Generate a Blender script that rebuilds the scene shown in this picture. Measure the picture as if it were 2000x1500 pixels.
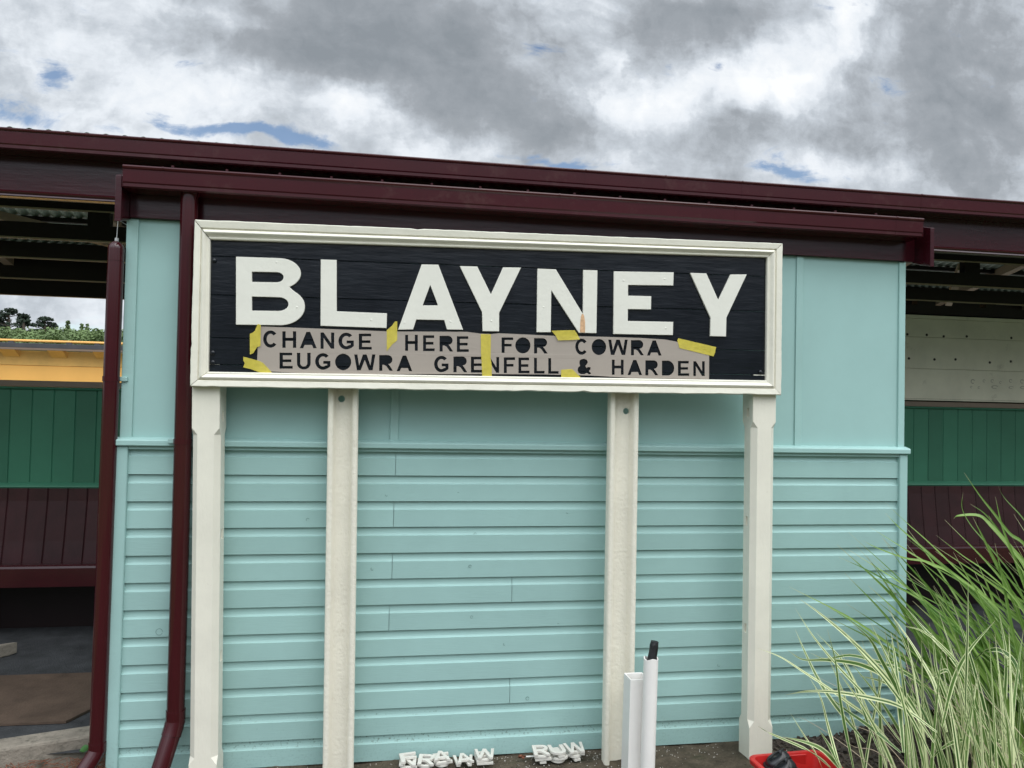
import bpy, bmesh, math, random
from math import radians as R, sin, cos, pi, sqrt
from mathutils import Vector, Matrix, noise

for o in list(bpy.data.objects):
    bpy.data.objects.remove(o)
scene = bpy.context.scene
col = scene.collection
random.seed(7)

# ------------------------------------------------------------------ camera
EYE = Vector((0.0, -3.554, 1.69))
YAW, PITCH, ROLL, FPX = R(9.15), R(1.31), R(1.23), 1444.0
fw = Vector((sin(YAW) * cos(PITCH), cos(YAW) * cos(PITCH), sin(PITCH)))
rt = Vector((cos(YAW), -sin(YAW), 0))
up = rt.cross(fw)
cr = rt * cos(ROLL) + up * sin(ROLL)
cu = up * cos(ROLL) - rt * sin(ROLL)
cam_data = bpy.data.cameras.new('camera')
cam_data.sensor_width = 36.0
cam_data.lens = FPX / 2000.0 * 36.0
cam_data.clip_start = 0.05
cam_data.clip_end = 3000.0
cam = bpy.data.objects.new('camera', cam_data)
col.objects.link(cam)
cam.matrix_world = Matrix(((cr.x, cu.x, -fw.x, EYE.x), (cr.y, cu.y, -fw.y, EYE.y),
                           (cr.z, cu.z, -fw.z, EYE.z), (0, 0, 0, 1)))
scene.camera = cam


def ray(px, py):
    return cr * ((px - 1000) / FPX) - cu * ((py - 750) / FPX) + fw


def at(px, py, Y):            # point of the vertical plane y = Y that was measured at a pixel of the photograph
    v = ray(px, py)
    return EYE + v * ((Y - EYE.y) / v.y)


def on_ground(px, py, z=0.0):
    v = ray(px, py)
    return EYE + v * ((z - EYE.z) / v.z)


# ------------------------------------------------------------------ sun, sky
SUN_EL, SUN_AZ = R(60), R(152)          # azimuth measured from +Y towards +X
sun_data = bpy.data.lights.new('sun', 'SUN')
sun_data.energy = 1.05
sun_data.angle = R(50)
sun_data.color = (1.0, 0.96, 0.9)
sun = bpy.data.objects.new('sun', sun_data)
col.objects.link(sun)
sd = Vector((sin(SUN_AZ) * cos(SUN_EL), cos(SUN_AZ) * cos(SUN_EL), sin(SUN_EL)))
sun.rotation_euler = sd.to_track_quat('Z', 'Y').to_euler()
sun.location = (2, -6, 8)

scene.view_settings.view_transform = 'Standard'
scene.view_settings.look = 'None'
scene.view_settings.exposure = 0.5
scene.view_settings.gamma = 1.0

world = bpy.data.worlds.new('World')
scene.world = world
world.use_nodes = True
wn, wl = world.node_tree.nodes, world.node_tree.links
wn.clear()


def wnode(t, **k):
    n = wn.new(t)
    for a, b in k.items():
        setattr(n, a, b)
    return n


def wmath(op, a, b=None, c=None, clamp=False):
    n = wnode('ShaderNodeMath', operation=op, use_clamp=clamp)
    for i, v in enumerate((a, b, c)):
        if v is None:
            continue
        if isinstance(v, (int, float)):
            n.inputs[i].default_value = v
        else:
            wl.new(v, n.inputs[i])
    return n.outputs[0]


def wvec(op, a, b=None, c=None):
    n = wnode('ShaderNodeVectorMath', operation=op)
    for i, v in enumerate((a, b, c)):
        if v is None:
            continue
        if isinstance(v, (tuple, list)):
            n.inputs[i].default_value = v
        else:
            wl.new(v, n.inputs[i])
    return n.outputs['Value'] if op == 'DOT_PRODUCT' else n.outputs[0]


def wramp(val, lo, hi):
    n = wnode('ShaderNodeMapRange', interpolation_type='SMOOTHSTEP')
    wl.new(val, n.inputs[0])
    n.inputs[1].default_value = lo
    n.inputs[2].default_value = hi
    return n.outputs[0]


sky = wnode('ShaderNodeTexSky', sky_type='NISHITA')
sky.sun_disc = False
sky.sun_elevation = SUN_EL
sky.sun_rotation = SUN_AZ
sky.air_density = 1.0
sky.dust_density = 0.2
tc = wnode('ShaderNodeTexCoord')
sep = wnode('ShaderNodeSeparateXYZ')
wl.new(tc.outputs['Generated'], sep.inputs[0])
ay = wmath('MAXIMUM', wmath('ABSOLUTE', sep.outputs[1]), 0.12)
comb = wnode('ShaderNodeCombineXYZ')
wl.new(wmath('DIVIDE', sep.outputs[0], ay), comb.inputs[0])
wl.new(wmath('DIVIDE', sep.outputs[2], ay), comb.inputs[1])
P0 = comb.outputs[0]


def wnoise(scale, detail, rough, off=(0, 0, 0), dist=0.0, vec=None):
    n = wnode('ShaderNodeTexNoise')
    n.inputs['Scale'].default_value = scale
    n.inputs['Detail'].default_value = detail
    n.inputs['Roughness'].default_value = rough
    n.inputs['Distortion'].default_value = dist
    wl.new(wvec('ADD', vec or P0, off), n.inputs['Vector'])
    return n


# ragged cloud edges: warp the coordinates with two sizes of noise
w1 = wnoise(4.5, 6, 0.62, (3.1, 7.7, 1.0))
w2 = wnoise(14.0, 5, 0.6, (1.3, 2.2, 4.0))
warp = wvec('ADD', wvec('MULTIPLY', wvec('SUBTRACT', w1.outputs['Color'], (0.5, 0.5, 0.5)), (0.34, 0.22, 0.0)),
            wvec('MULTIPLY', wvec('SUBTRACT', w2.outputs['Color'], (0.5, 0.5, 0.5)), (0.08, 0.06, 0.0)))
P1 = wvec('ADD', P0, wvec('MULTIPLY', warp, (0.6, 0.55, 0.0)))
P2 = wvec('ADD', P0, wvec('MULTIPLY', warp, (0.6, 0.32, 0.0)))


def blobs(lst, vec):
    total = None
    for (px, py, rx, ry, amp) in lst:
        v = ray(px, py)
        cx, cy = v.x / v.y, v.z / v.y
        sx, sy = FPX / rx, FPX / ry
        q = wvec('MULTIPLY_ADD', vec, (sx, sy, 0), (-cx * sx, -cy * sy, 0))
        g = wmath('POWER', 0.3679, wvec('DOT_PRODUCT', q, q))
        total = wmath('MULTIPLY_ADD', g, amp, total if total is not None else 0.0)
    return total


dark = blobs([(640, 60, 250, 100, .8), (800, 130, 260, 90, .75), (980, 235, 190, 75, .9), (920, 60, 150, 90, .75), (1090, 270, 80, 60, .5),
              (1380, 40, 200, 90, .95), (1240, 130, 110, 80, .6), (1890, 90, 240, 190, .9), (1900, 290, 260, 140, .62),
              (1450, 250, 210, 75, .6), (1640, 210, 160, 80, .4), (500, 120, 130, 60, .45), (20, 30, 200, 40, .35), (1690, 110, 90, 70, .3),
              (1260, 20, 120, 60, .4)], P1)
bright = blobs([(330, 170, 230, 90, .5), (735, 195, 95, 45, 1.15), (1240, 205, 160, 65, 1.2), (1480, 160, 140, 60, 1.0),
                (160, 60, 100, 40, .55), (560, 200, 170, 60, .5), (860, 290, 110, 40, .7), (1630, 50, 70, 90, .7), (1180, 110, 40, 30, .6),
                (380, 20, 150, 30, .5), (60, 240, 120, 30, .4), (1640, 330, 150, 40, .55), (1180, 300, 100, 30, .3), (1560, 300, 90, 30, .3), (1130, 60, 60, 60, .5), (1560, 110, 110, 80, .55), (1350, 130, 70, 60, .3), (80, 600, 300, 90, .3)], P1)
blue = blobs([(105, 147, 48, 22, 1.25), (0, 190, 70, 30, .75), (50, 212, 80, 20, .6), (205, 240, 80, 13, .55), (310, 240, 70, 13, .45), (450, 258, 110, 15, .8),
              (580, 268, 130, 18, 1.05), (660, 282, 70, 12, .8), (1075, 314, 110, 14, 1.1), (1530, 340, 130, 20, 1.25), (1085, 97, 60, 22, .85),
              (1400, 130, 30, 16, .8), (390, 132, 40, 16, .5), (40, 90, 70, 20, .5), (170, 640, 110, 18, .9), (1560, 8, 60, 16, .6)], P2)
n1 = wnoise(5.0, 9, 0.6, (0.4, 0.9, 0.0), 0.3)
n2 = wnoise(13.0, 8, 0.62, (5.4, 1.9, 0.0), 0.25)
n3 = wnoise(1.0, 8, 0.66, (2.2, 8.1, 0.0), 0.6, wvec('MULTIPLY', P0, (9.0, 22.0, 1.0)))
nz = wmath('ADD', wmath('MULTIPLY_ADD', n1.outputs[0], 0.9, -0.45), wmath('MULTIPLY_ADD', n2.outputs[0], 0.6, -0.3))
n4 = wnoise(7.5, 6, 0.55, (9.3, 4.4, 0.0), 0.5, P1)
billow = wmath('SUBTRACT', 0.17, wmath('ABSOLUTE', wmath('SUBTRACT', n4.outputs[0], 0.5)))      # puffy lobes with thin dark creases
# cloud tone: 0 dark grey .. 1 white
tone = wmath('ADD', 0.565, wmath('MULTIPLY', bright, 0.50))
tone = wmath('ADD', tone, wmath('MULTIPLY', billow, -1.0))
tone = wmath('ADD', tone, 0.09)
tone = wmath('SUBTRACT', tone, wmath('MULTIPLY', dark, 0.345))
tone = wmath('ADD', tone, wmath('ADD', wmath('MULTIPLY', nz, 1.0), wmath('MULTIPLY_ADD', n3.outputs[0], 0.36, -0.18)), clamp=True)
ramp = wnode('ShaderNodeValToRGB')
wl.new(tone, ramp.inputs[0])
e = ramp.color_ramp.elements
e[0].position, e[0].color = 0.0, (0.195, 0.218, 0.242, 1)
e[1].position, e[1].color = 1.0, (0.70, 0.715, 0.73, 1)
for pos, c in ((0.3, (0.262, 0.285, 0.312, 1)), (0.55, (0.405, 0.44, 0.48, 1)), (0.75, (0.58, 0.615, 0.655, 1))):
    x = e.new(pos)
    x.color = c
# unseen sky behind the camera is brightened as fill light, on the sun's side
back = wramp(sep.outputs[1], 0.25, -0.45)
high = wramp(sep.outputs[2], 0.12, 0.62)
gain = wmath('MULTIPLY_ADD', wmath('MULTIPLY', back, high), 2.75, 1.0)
low = wmath('MULTIPLY', back, wmath('SUBTRACT', 1.0, wramp(sep.outputs[2], 0.02, 0.40)))      # low unseen sky behind the camera darkened to dull reflections in gloss paint
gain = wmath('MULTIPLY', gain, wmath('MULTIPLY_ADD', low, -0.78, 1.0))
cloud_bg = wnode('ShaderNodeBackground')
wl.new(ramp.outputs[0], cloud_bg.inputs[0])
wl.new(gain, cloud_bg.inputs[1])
sky_bg = wnode('ShaderNodeBackground')
wl.new(sky.outputs[0], sky_bg.inputs[0])
sky_bg.inputs[1].default_value = 0.09
hole = wramp(wmath('ADD', blue, wmath('ADD', wmath('MULTIPLY', nz, 1.9), wmath('MULTIPLY_ADD', n3.outputs[0], 3.6, -1.86))), 0.42, 1.3)
hole = wmath('MULTIPLY', hole, 0.92)
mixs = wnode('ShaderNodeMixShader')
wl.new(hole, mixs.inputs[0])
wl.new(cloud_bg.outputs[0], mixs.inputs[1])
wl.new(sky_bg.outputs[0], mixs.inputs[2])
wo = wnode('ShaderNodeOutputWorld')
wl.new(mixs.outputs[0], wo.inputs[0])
world.cycles.sampling_method = 'MANUAL'
world.cycles.sample_map_resolution = 1024


# ------------------------------------------------------------------ materials
def material(name, rgb, rough=0.5, var=0.08, vscale=3.0, bump=0.0, bscale=60.0, bstretch=(1, 1, 1), spec=0.5,
             dirt=None, dirt_amt=0.0, dirt_scale=25.0, dirt_lo=0.58, bdetail=4, coat=0.0, rvar=0.0, island=0.0, splash=False):
    m = bpy.data.materials.new(name)
    m.use_nodes = True
    nt = m.node_tree
    N, L = nt.nodes, nt.links
    b = N['Principled BSDF']
    b.inputs['Roughness'].default_value = rough
    b.inputs['Specular IOR Level'].default_value = spec
    b.inputs['Coat Weight'].default_value = coat
    b.inputs['Coat Roughness'].default_value = 0.08
    t = N.new('ShaderNodeTexCoord')
    n = N.new('ShaderNodeTexNoise')
    n.inputs['Scale'].default_value = vscale
    n.inputs['Detail'].default_value = 6
    n.inputs['Roughness'].default_value = 0.65
    L.new(t.outputs['Object'], n.inputs['Vector'])
    cr_ = N.new('ShaderNodeMix')
    cr_.data_type = 'RGBA'
    cr_.inputs['A'].default_value = (*[c * (1 - var) for c in rgb], 1)
    cr_.inputs['B'].default_value = (*[min(1, c * (1 + var)) for c in rgb], 1)
    mr = N.new('ShaderNodeMapRange')
    mr.inputs[1].default_value, mr.inputs[2].default_value = 0.3, 0.7
    L.new(n.outputs[0], mr.inputs[0])
    L.new(mr.outputs[0], cr_.inputs['Factor'])
    out = cr_.outputs['Result']
    if dirt:
        d = N.new('ShaderNodeTexNoise')
        d.inputs['Scale'].default_value = dirt_scale
        d.inputs['Detail'].default_value = 8
        d.inputs['Roughness'].default_value = 0.7
        L.new(t.outputs['Object'], d.inputs['Vector'])
        r = N.new('ShaderNodeMapRange')
        r.inputs[1].default_value, r.inputs[2].default_value = dirt_lo, dirt_lo + 0.16
        r.inputs[4].default_value = dirt_amt
        L.new(d.outputs[0], r.inputs[0])
        mx = N.new('ShaderNodeMix')
        mx.data_type = 'RGBA'
        L.new(r.outputs[0], mx.inputs['Factor'])
        L.new(out, mx.inputs['A'])
        mx.inputs['B'].default_value = (*dirt, 1)
        out = mx.outputs['Result']
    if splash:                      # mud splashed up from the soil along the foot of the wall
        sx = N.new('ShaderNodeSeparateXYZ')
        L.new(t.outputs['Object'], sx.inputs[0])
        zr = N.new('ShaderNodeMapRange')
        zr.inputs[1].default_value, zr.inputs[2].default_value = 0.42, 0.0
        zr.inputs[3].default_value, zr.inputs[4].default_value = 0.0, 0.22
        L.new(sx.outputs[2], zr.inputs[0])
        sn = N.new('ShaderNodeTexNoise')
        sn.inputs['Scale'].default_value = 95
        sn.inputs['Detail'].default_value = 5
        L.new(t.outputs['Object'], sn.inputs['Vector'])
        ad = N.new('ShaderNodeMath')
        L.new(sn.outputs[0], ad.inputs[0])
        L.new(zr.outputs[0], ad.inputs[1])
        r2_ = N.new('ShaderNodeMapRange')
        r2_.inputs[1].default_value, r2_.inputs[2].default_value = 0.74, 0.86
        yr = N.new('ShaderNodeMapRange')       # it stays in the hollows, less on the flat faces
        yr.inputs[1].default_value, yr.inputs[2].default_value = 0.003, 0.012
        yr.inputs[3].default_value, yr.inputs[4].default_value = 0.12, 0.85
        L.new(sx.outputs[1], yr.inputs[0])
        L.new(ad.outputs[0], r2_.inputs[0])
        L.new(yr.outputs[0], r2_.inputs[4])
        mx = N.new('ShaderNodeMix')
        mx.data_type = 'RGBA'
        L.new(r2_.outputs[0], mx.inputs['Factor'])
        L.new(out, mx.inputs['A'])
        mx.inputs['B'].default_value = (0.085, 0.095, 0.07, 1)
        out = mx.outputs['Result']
    if island:                      # each board took the paint a little differently
        ge = N.new('ShaderNodeNewGeometry')
        ir = N.new('ShaderNodeMapRange')
        ir.inputs[3].default_value, ir.inputs[4].default_value = 1 - island, 1 + island
        L.new(ge.outputs['Random Per Island'], ir.inputs[0])
        vm = N.new('ShaderNodeVectorMath')
        vm.operation = 'SCALE'
        L.new(out, vm.inputs[0])
        L.new(ir.outputs[0], vm.inputs['Scale'])
        out = vm.outputs[0]
    L.new(out, b.inputs['Base Color'])
    if rvar:
        rr = N.new('ShaderNodeMapRange')
        rr.inputs[3].default_value, rr.inputs[4].default_value = rough - rvar, rough + rvar
        L.new(mr.outputs[0], rr.inputs[0])
        L.new(rr.outputs[0], b.inputs['Roughness'])
    if bump:
        mp = N.new('ShaderNodeMapping')
        mp.inputs['Scale'].default_value = bstretch
        L.new(t.outputs['Object'], mp.inputs[0])
        bn = N.new('ShaderNodeTexNoise')
        bn.inputs['Scale'].default_value = bscale
        bn.inputs['Detail'].default_value = bdetail
        bn.inputs['Roughness'].default_value = 0.6
        L.new(mp.outputs[0], bn.inputs['Vector'])
        bp = N.new('ShaderNodeBump')
        bp.inputs['Strength'].default_value = 1.0
        bp.inputs['Distance'].default_value = bump
        L.new(bn.outputs[0], bp.inputs['Height'])
        L.new(bp.outputs[0], b.inputs['Normal'])
    return m


M = {}
M['teal'] = material('teal_weatherboard_paint', (0.33, 0.515, 0.487), 0.48, 0.06, 2.2, 0.0007, 30, (0.6, 8, 8), 0.4,
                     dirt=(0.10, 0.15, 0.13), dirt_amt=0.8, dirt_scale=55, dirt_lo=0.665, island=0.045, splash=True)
M['teal_panel'] = material('teal_panel_paint', (0.335, 0.523, 0.497), 0.5, 0.05, 1.6, 0.0004, 25, (1, 1, 1), 0.35, dirt=(0.12, 0.18, 0.16), dirt_amt=0.6, dirt_scale=22, dirt_lo=0.70)
M['nail_dent'] = material('greyed_paint_ring', (0.17, 0.27, 0.25), 0.6, 0.2, 60)
M['maroon'] = material('maroon_gloss_paint', (0.038, 0.0045, 0.008), 0.18, 0.12, 5, 0.0005, 14, (0.5, 4, 4), 0.5)
M['maroon_metal'] = material('maroon_metal', (0.048, 0.0045, 0.008), 0.22, 0.1, 4, 0, 20, (1, 1, 1), 0.4, dirt=(0.11, 0.06, 0.05), dirt_amt=0.3, dirt_scale=7, dirt_lo=0.56)
M['maroon_pvc'] = material('maroon_pvc', (0.046, 0.0055, 0.008), 0.13, 0.06, 4, 0.0002, 8, (1, 1, 1), 0.5)
M['maroon_seat'] = material('maroon_seat_boards', (0.038, 0.010, 0.012), 0.36, 0.25, 6, 0.0007, 25, (6, 6, 0.7), 0.4, island=0.12)
M['beam'] = material('dark_brown_beam', (0.016, 0.009, 0.009), 0.45, 0.15, 4, 0.0006, 20, (0.5, 4, 4), 0.3)
M['tan'] = material('tan_painted_edge', (0.36, 0.27, 0.19), 0.6, 0.1, 4)
M['roof_under'] = material('aged_zinc_underside', (0.36, 0.44, 0.38), 0.5, 0.25, 2.5)
M['cream'] = material('cream_paint', (0.78, 0.75, 0.64), 0.42, 0.05, 5, 0.0011, 34, (2.5, 2.5, 0.8), 0.45,
                      dirt=(0.36, 0.31, 0.22), dirt_amt=0.45, dirt_scale=26, dirt_lo=0.66)
M['cream_frame'] = material('cream_frame_paint', (0.79, 0.76, 0.65), 0.4, 0.05, 6, 0.0014, 45, (1, 1, 1), 0.45,
                            dirt=(0.38, 0.31, 0.2), dirt_amt=0.5, dirt_scale=30, dirt_lo=0.66)
M['cream_iron'] = material('cream_paint_on_pitted_iron', (0.78, 0.745, 0.63), 0.42, 0.05, 6, 0.0036, 72, (1, 1, 0.8), 0.45,
                           dirt=(0.34, 0.25, 0.15), dirt_amt=0.35, dirt_scale=9, dirt_lo=0.63)
M['letter_white'] = material('cream_white_letter_paint', (0.76, 0.745, 0.665), 0.45, 0.03, 6, 0.0010, 40, (1, 1, 1), 0.4)
M['sign_black'] = material('gloss_black_over_grain', (0.006, 0.008, 0.012), 0.2, 0.2, 6, 0.0015, 13, (0.5, 4, 3.2), 0.42, bdetail=8, rvar=0.06)
M['stencil'] = material('beige_stencil_card', (0.375, 0.325, 0.28), 0.6, 0.04, 3, 0.0005, 6, (0.4, 1, 6), 0.3)
M['white_pvc'] = material('white_pvc', (0.84, 0.815, 0.775), 0.38, 0.04, 8, 0.0003, 20, (1, 1, 1), 0.45,
                          dirt=(0.40, 0.39, 0.35), dirt_amt=0.35, dirt_scale=9, dirt_lo=0.6)
M['white_plastic'] = material('white_plastic', (0.64, 0.62, 0.56), 0.5, 0.05, 20)
M['black_rubber'] = material('black_rubber', (0.010, 0.011, 0.013), 0.5, 0.4, 30, 0.003, 60)
M['black_shell'] = material('black_shiny_shell', (0.014, 0.015, 0.018), 0.22, 0.2, 12, 0.0006, 30)
M['red'] = material('red_plastic', (0.52, 0.018, 0.016), 0.4, 0.06, 8)
M['green_wall'] = material('green_painted_boards', (0.040, 0.165, 0.100), 0.42, 0.1, 3, 0.0005, 30, (4, 4, 0.5), 0.4, island=0.12)
M['board_white'] = material('aged_white_boards', (0.66, 0.62, 0.50), 0.6, 0.1, 3, 0.0006, 20, (0.5, 5, 5), 0.3,
                            dirt=(0.26, 0.23, 0.17), dirt_amt=0.55, dirt_scale=7, dirt_lo=0.6)
M['brown_trim'] = material('brown_rail_paint', (0.20, 0.145, 0.11), 0.5, 0.1, 4)
M['hole'] = material('dark_hole', (0.05, 0.042, 0.035), 0.9)
M['faint'] = material('faint_ghost_mark', (0.38, 0.35, 0.28), 0.7, 0.15, 50)
M['yellow'] = material('yellow_train_paint', (0.92, 0.49, 0.125), 0.45, 0.05, 1.5)
M['ochre'] = material('weathered_yellow_train_paint', (0.74, 0.43, 0.12), 0.55, 0.14, 3)
M['dark_steel'] = material('dark_grey_steel', (0.06, 0.06, 0.068), 0.5, 0.2, 5)
M['concrete'] = material('kerb_concrete', (0.25, 0.22, 0.18), 0.85, 0.25, 8, 0.006, 50, (1, 1, 1), 0.25,
                         dirt=(0.06, 0.06, 0.045), dirt_amt=0.8, dirt_scale=14, dirt_lo=0.52)
M['bounce'] = material('pale_bounce_paving', (0.42, 0.40, 0.36), 0.85, 0.15, 3)
M['asphalt'] = material('asphalt', (0.050, 0.052, 0.055), 0.9, 0.35, 8, 0.008, 120, (1, 1, 1), 0.25)
M['plate'] = material('rusty_tread_plate', (0.085, 0.058, 0.042), 0.7, 0.3, 5, 0.003, 70, (1, 1, 1), 0.35)
M['soil'] = material('damp_soil', (0.090, 0.073, 0.052), 0.92, 0.5, 10, 0.02, 55, (1, 1, 1), 0.2,
                     dirt=(0.035, 0.045, 0.02), dirt_amt=0.6, dirt_scale=7, dirt_lo=0.55)
M['bark'] = material('dark_bark', (0.055, 0.042, 0.033), 0.9, 0.6, 30, 0.01, 50)
M['stone'] = material('pale_grit', (0.42, 0.39, 0.35), 0.8, 0.3, 40)
M['hill'] = material('hill_grass', (0.065, 0.10, 0.032), 0.9, 0.3, 0.05)
M['leafgreen'] = material('light_shrub_leaves', (0.125, 0.185, 0.065), 0.7, 0.4, 0.25)
M['pine'] = material('pine_needles', (0.022, 0.040, 0.022), 0.8, 0.35, 0.4)
M['trunk'] = material('tree_bark', (0.08, 0.06, 0.045), 0.9, 0.3, 3)
M['straw'] = material('rusty_needles', (0.20, 0.07, 0.035), 0.8, 0.4, 30)
M['wire'] = material('galvanised_wire', (0.5, 0.5, 0.5), 0.35, 0.05)
M['weed'] = material('weed_leaf', (0.06, 0.17, 0.05), 0.5, 0.2, 20)


def tape_material():
    m = material('yellow_masking_tape', (0.80, 0.68, 0.11), 0.42, 0.12, 40, 0.0022, 55, (1, 1, 1), 0.3)
    N, L = m.node_tree.nodes, m.node_tree.links
    out = N['Material Output']
    tr = N.new('ShaderNodeBsdfTransparent')
    mx = N.new('ShaderNodeMixShader')
    mx.inputs[0].default_value = 0.54
    L.new(tr.outputs[0], mx.inputs[1])
    L.new(N['Principled BSDF'].outputs[0], mx.inputs[2])
    L.new(mx.outputs[0], out.inputs[0])
    return m


M['tape'] = tape_material()


def grass_material(name, kind):
    m = bpy.data.materials.new(name)
    m.use_nodes = True
    N, L = m.node_tree.nodes, m.node_tree.links
    b = N['Principled BSDF']
    b.inputs['Roughness'].default_value = 0.42
    uv = N.new('ShaderNodeUVMap')
    uv.uv_map = 'blade'
    rn = N.new('ShaderNodeUVMap')
    rn.uv_map = 'chance'
    s = N.new('ShaderNodeSeparateXYZ')
    L.new(uv.outputs[0], s.inputs[0])
    r = N.new('ShaderNodeSeparateXYZ')
    L.new(rn.outputs[0], r.inputs[0])
    # tone of this blade
    base = N.new('ShaderNodeMix')
    base.data_type = 'RGBA'
    L.new(r.outputs[0], base.inputs['Factor'])
    if kind == 'variegated':
        base.inputs['A'].default_value = (0.050, 0.13, 0.022, 1)
        base.inputs['B'].default_value = (0.17, 0.29, 0.075, 1)
    else:
        base.inputs['A'].default_value = (0.070, 0.175, 0.018, 1)
        base.inputs['B'].default_value = (0.27, 0.43, 0.095, 1)
    # stripe: cream margins (and a fine rib) across the blade
    w = N.new('ShaderNodeMath')
    w.operation = 'SUBTRACT'
    L.new(s.outputs[0], w.inputs[0])
    w.inputs[1].default_value = 0.5
    a = N.new('ShaderNodeMath')
    a.operation = 'ABSOLUTE'
    L.new(w.outputs[0], a.inputs[0])
    st = N.new('ShaderNodeMapRange')
    L.new(a.outputs[0], st.inputs[0])
    if kind == 'variegated':
        thr = N.new('ShaderNodeMapRange')      # margin width differs from blade to blade
        L.new(r.outputs[1], thr.inputs[0])
        thr.inputs[3].default_value, thr.inputs[4].default_value = 0.06, 0.36
        L.new(thr.outputs[0], st.inputs[1])
        ad = N.new('ShaderNodeMath')
        L.new(thr.outputs[0], ad.inputs[0])
        ad.inputs[1].default_value = 0.06
        L.new(ad.outputs[0], st.inputs[2])
        cream = (0.82, 0.87, 0.50, 1)
    else:
        st.inputs[1].default_value, st.inputs[2].default_value = 0.06, 0.02
        st.inputs[4].default_value = 0.5
        cream = (0.55, 0.64, 0.30, 1)
    mx = N.new('ShaderNodeMix')
    mx.data_type = 'RGBA'
    L.new(st.outputs[0], mx.inputs['Factor'])
    L.new(base.outputs['Result'], mx.inputs['A'])
    mx.inputs['B'].default_value = cream
    # dry tip
    tip = N.new('ShaderNodeMapRange')
    tip.inputs[1].default_value, tip.inputs[2].default_value = 0.90, 1.0
    L.new(s.outputs[1], tip.inputs[0])
    m2 = N.new('ShaderNodeMix')
    m2.data_type = 'RGBA'
    L.new(tip.outputs[0], m2.inputs['Factor'])
    L.new(mx.outputs['Result'], m2.inputs['A'])
    m2.inputs['B'].default_value = (0.52, 0.47, 0.29, 1)
    L.new(m2.outputs['Result'], b.inputs['Base Color'])
    tl = N.new('ShaderNodeBsdfTranslucent')
    L.new(m2.outputs['Result'], tl.inputs[0])
    ms = N.new('ShaderNodeMixShader')
    ms.inputs[0].default_value = 0.3
    L.new(b.outputs[0], ms.inputs[1])
    L.new(tl.outputs[0], ms.inputs[2])
    L.new(ms.outputs[0], N['Material Output'].inputs[0])
    return m


M['grass_var'] = grass_material('cream_striped_grass', 'variegated')
M['grass_green'] = grass_material('broad_green_grass', 'green')


def stained_letter():          # rust run below the notch of the N, a stain with its own outline
    m = M['letter_white'].copy()
    m.name = 'letter_paint_with_rust_run'
    return m


# ------------------------------------------------------------------ mesh helpers
class MB:
    def __init__(s):
        s.v, s.f = [], []

    def add(s, vs, fs):
        o = len(s.v)
        s.v += [tuple(v) for v in vs]
        s.f += [tuple(i + o for i in f) for f in fs]

    def box(s, x0, x1, y0, y1, z0, z1, T=None):
        vs = [Vector((x, y, z)) for x in (x0, x1) for y in (y0, y1) for z in (z0, z1)]
        if T:
            vs = [T(v) for v in vs]
        s.add(vs, [(0, 1, 3, 2), (4, 6, 7, 5), (0, 4, 5, 1), (2, 3, 7, 6), (0, 2, 6, 4), (1, 5, 7, 3)])

    def prism_x(s, prof, x0, x1, n=1, T=None):        # profile in (y, z), closed, swept along x
        k = len(prof)
        vs = []
        for i in range(n + 1):
            x = x0 + (x1 - x0) * i / n
            for (y, z) in prof:
                p = Vector((x, y, z))
                vs.append(T(p) if T else p)
        fs = []
        for i in range(n):
            for j in range(k):
                a, b = i * k + j, i * k + (j + 1) % k
                fs.append((a, b, b + k, a + k))
        fs.append(tuple(range(k))[::-1])
        fs.append(tuple(range(n * k, n * k + k)))
        s.add(vs, fs)

    def loft(s, rings, cap=True, closed=True):
        k = len(rings[0])
        vs = [p for r in rings for p in r]
        fs = []
        for i in range(len(rings) - 1):
            for j in range(k if closed else k - 1):
                a, b = i * k + j, i * k + (j + 1) % k
                fs.append((a, b, b + k, a + k))
        if cap:
            fs.append(tuple(range(k))[::-1])
            fs.append(tuple(range((len(rings) - 1) * k, len(rings) * k)))
        s.add(vs, fs)

    def tube(s, pts, rads, n=16, cap=True):
        pts = [Vector(p) for p in pts]
        if not isinstance(rads, (list, tuple)):
            rads = [rads] * len(pts)
        rings = []
        ref = None
        for i, p in enumerate(pts):
            d = (pts[min(i + 1, len(pts) - 1)] - pts[max(i - 1, 0)]).normalized()
            if ref is None:
                ref = d.orthogonal().normalized()
            ref = (ref - d * ref.dot(d)).normalized()
            q = d.cross(ref)
            rings.append([p + (ref * cos(2 * pi * j / n) + q * sin(2 * pi * j / n)) * rads[i] for j in range(n)])
        s.loft(rings, cap)

    def build(s, name, mat, parent=None, bevel=0.0, smooth=False, seg=2, solid=0.0, angle=None):
        me = bpy.data.meshes.new(name)
        me.from_pydata(s.v, [], s.f)
        bm = bmesh.new()
        bm.from_mesh(me)
        bmesh.ops.recalc_face_normals(bm, faces=bm.faces)
        if bevel:
            ed = [e for e in bm.edges if len(e.link_faces) == 2 and e.calc_face_angle(0) > 0.5]
            bmesh.ops.bevel(bm, geom=ed, offset=bevel, segments=seg, affect='EDGES', profile=0.5, clamp_overlap=True)
        bm.to_mesh(me)
        bm.free()
        if smooth:
            me.polygons.foreach_set('use_smooth', [True] * len(me.polygons))
            if angle:
                me.set_sharp_from_angle(angle=angle)
        if mat:
            me.materials.append(M[mat] if isinstance(mat, str) else mat)
        o = bpy.data.objects.new(name, me)
        col.objects.link(o)
        if parent:
            set_parent(o, parent)
        return o


def world_loc(o):
    v = Vector(o.location)
    while o.parent:
        o = o.parent
        v = v + Vector(o.location)
    return v


def set_parent(o, parent):            # meshes keep world coordinates; their location undoes the parent's
    o.location = -world_loc(parent)
    o.parent = parent


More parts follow.
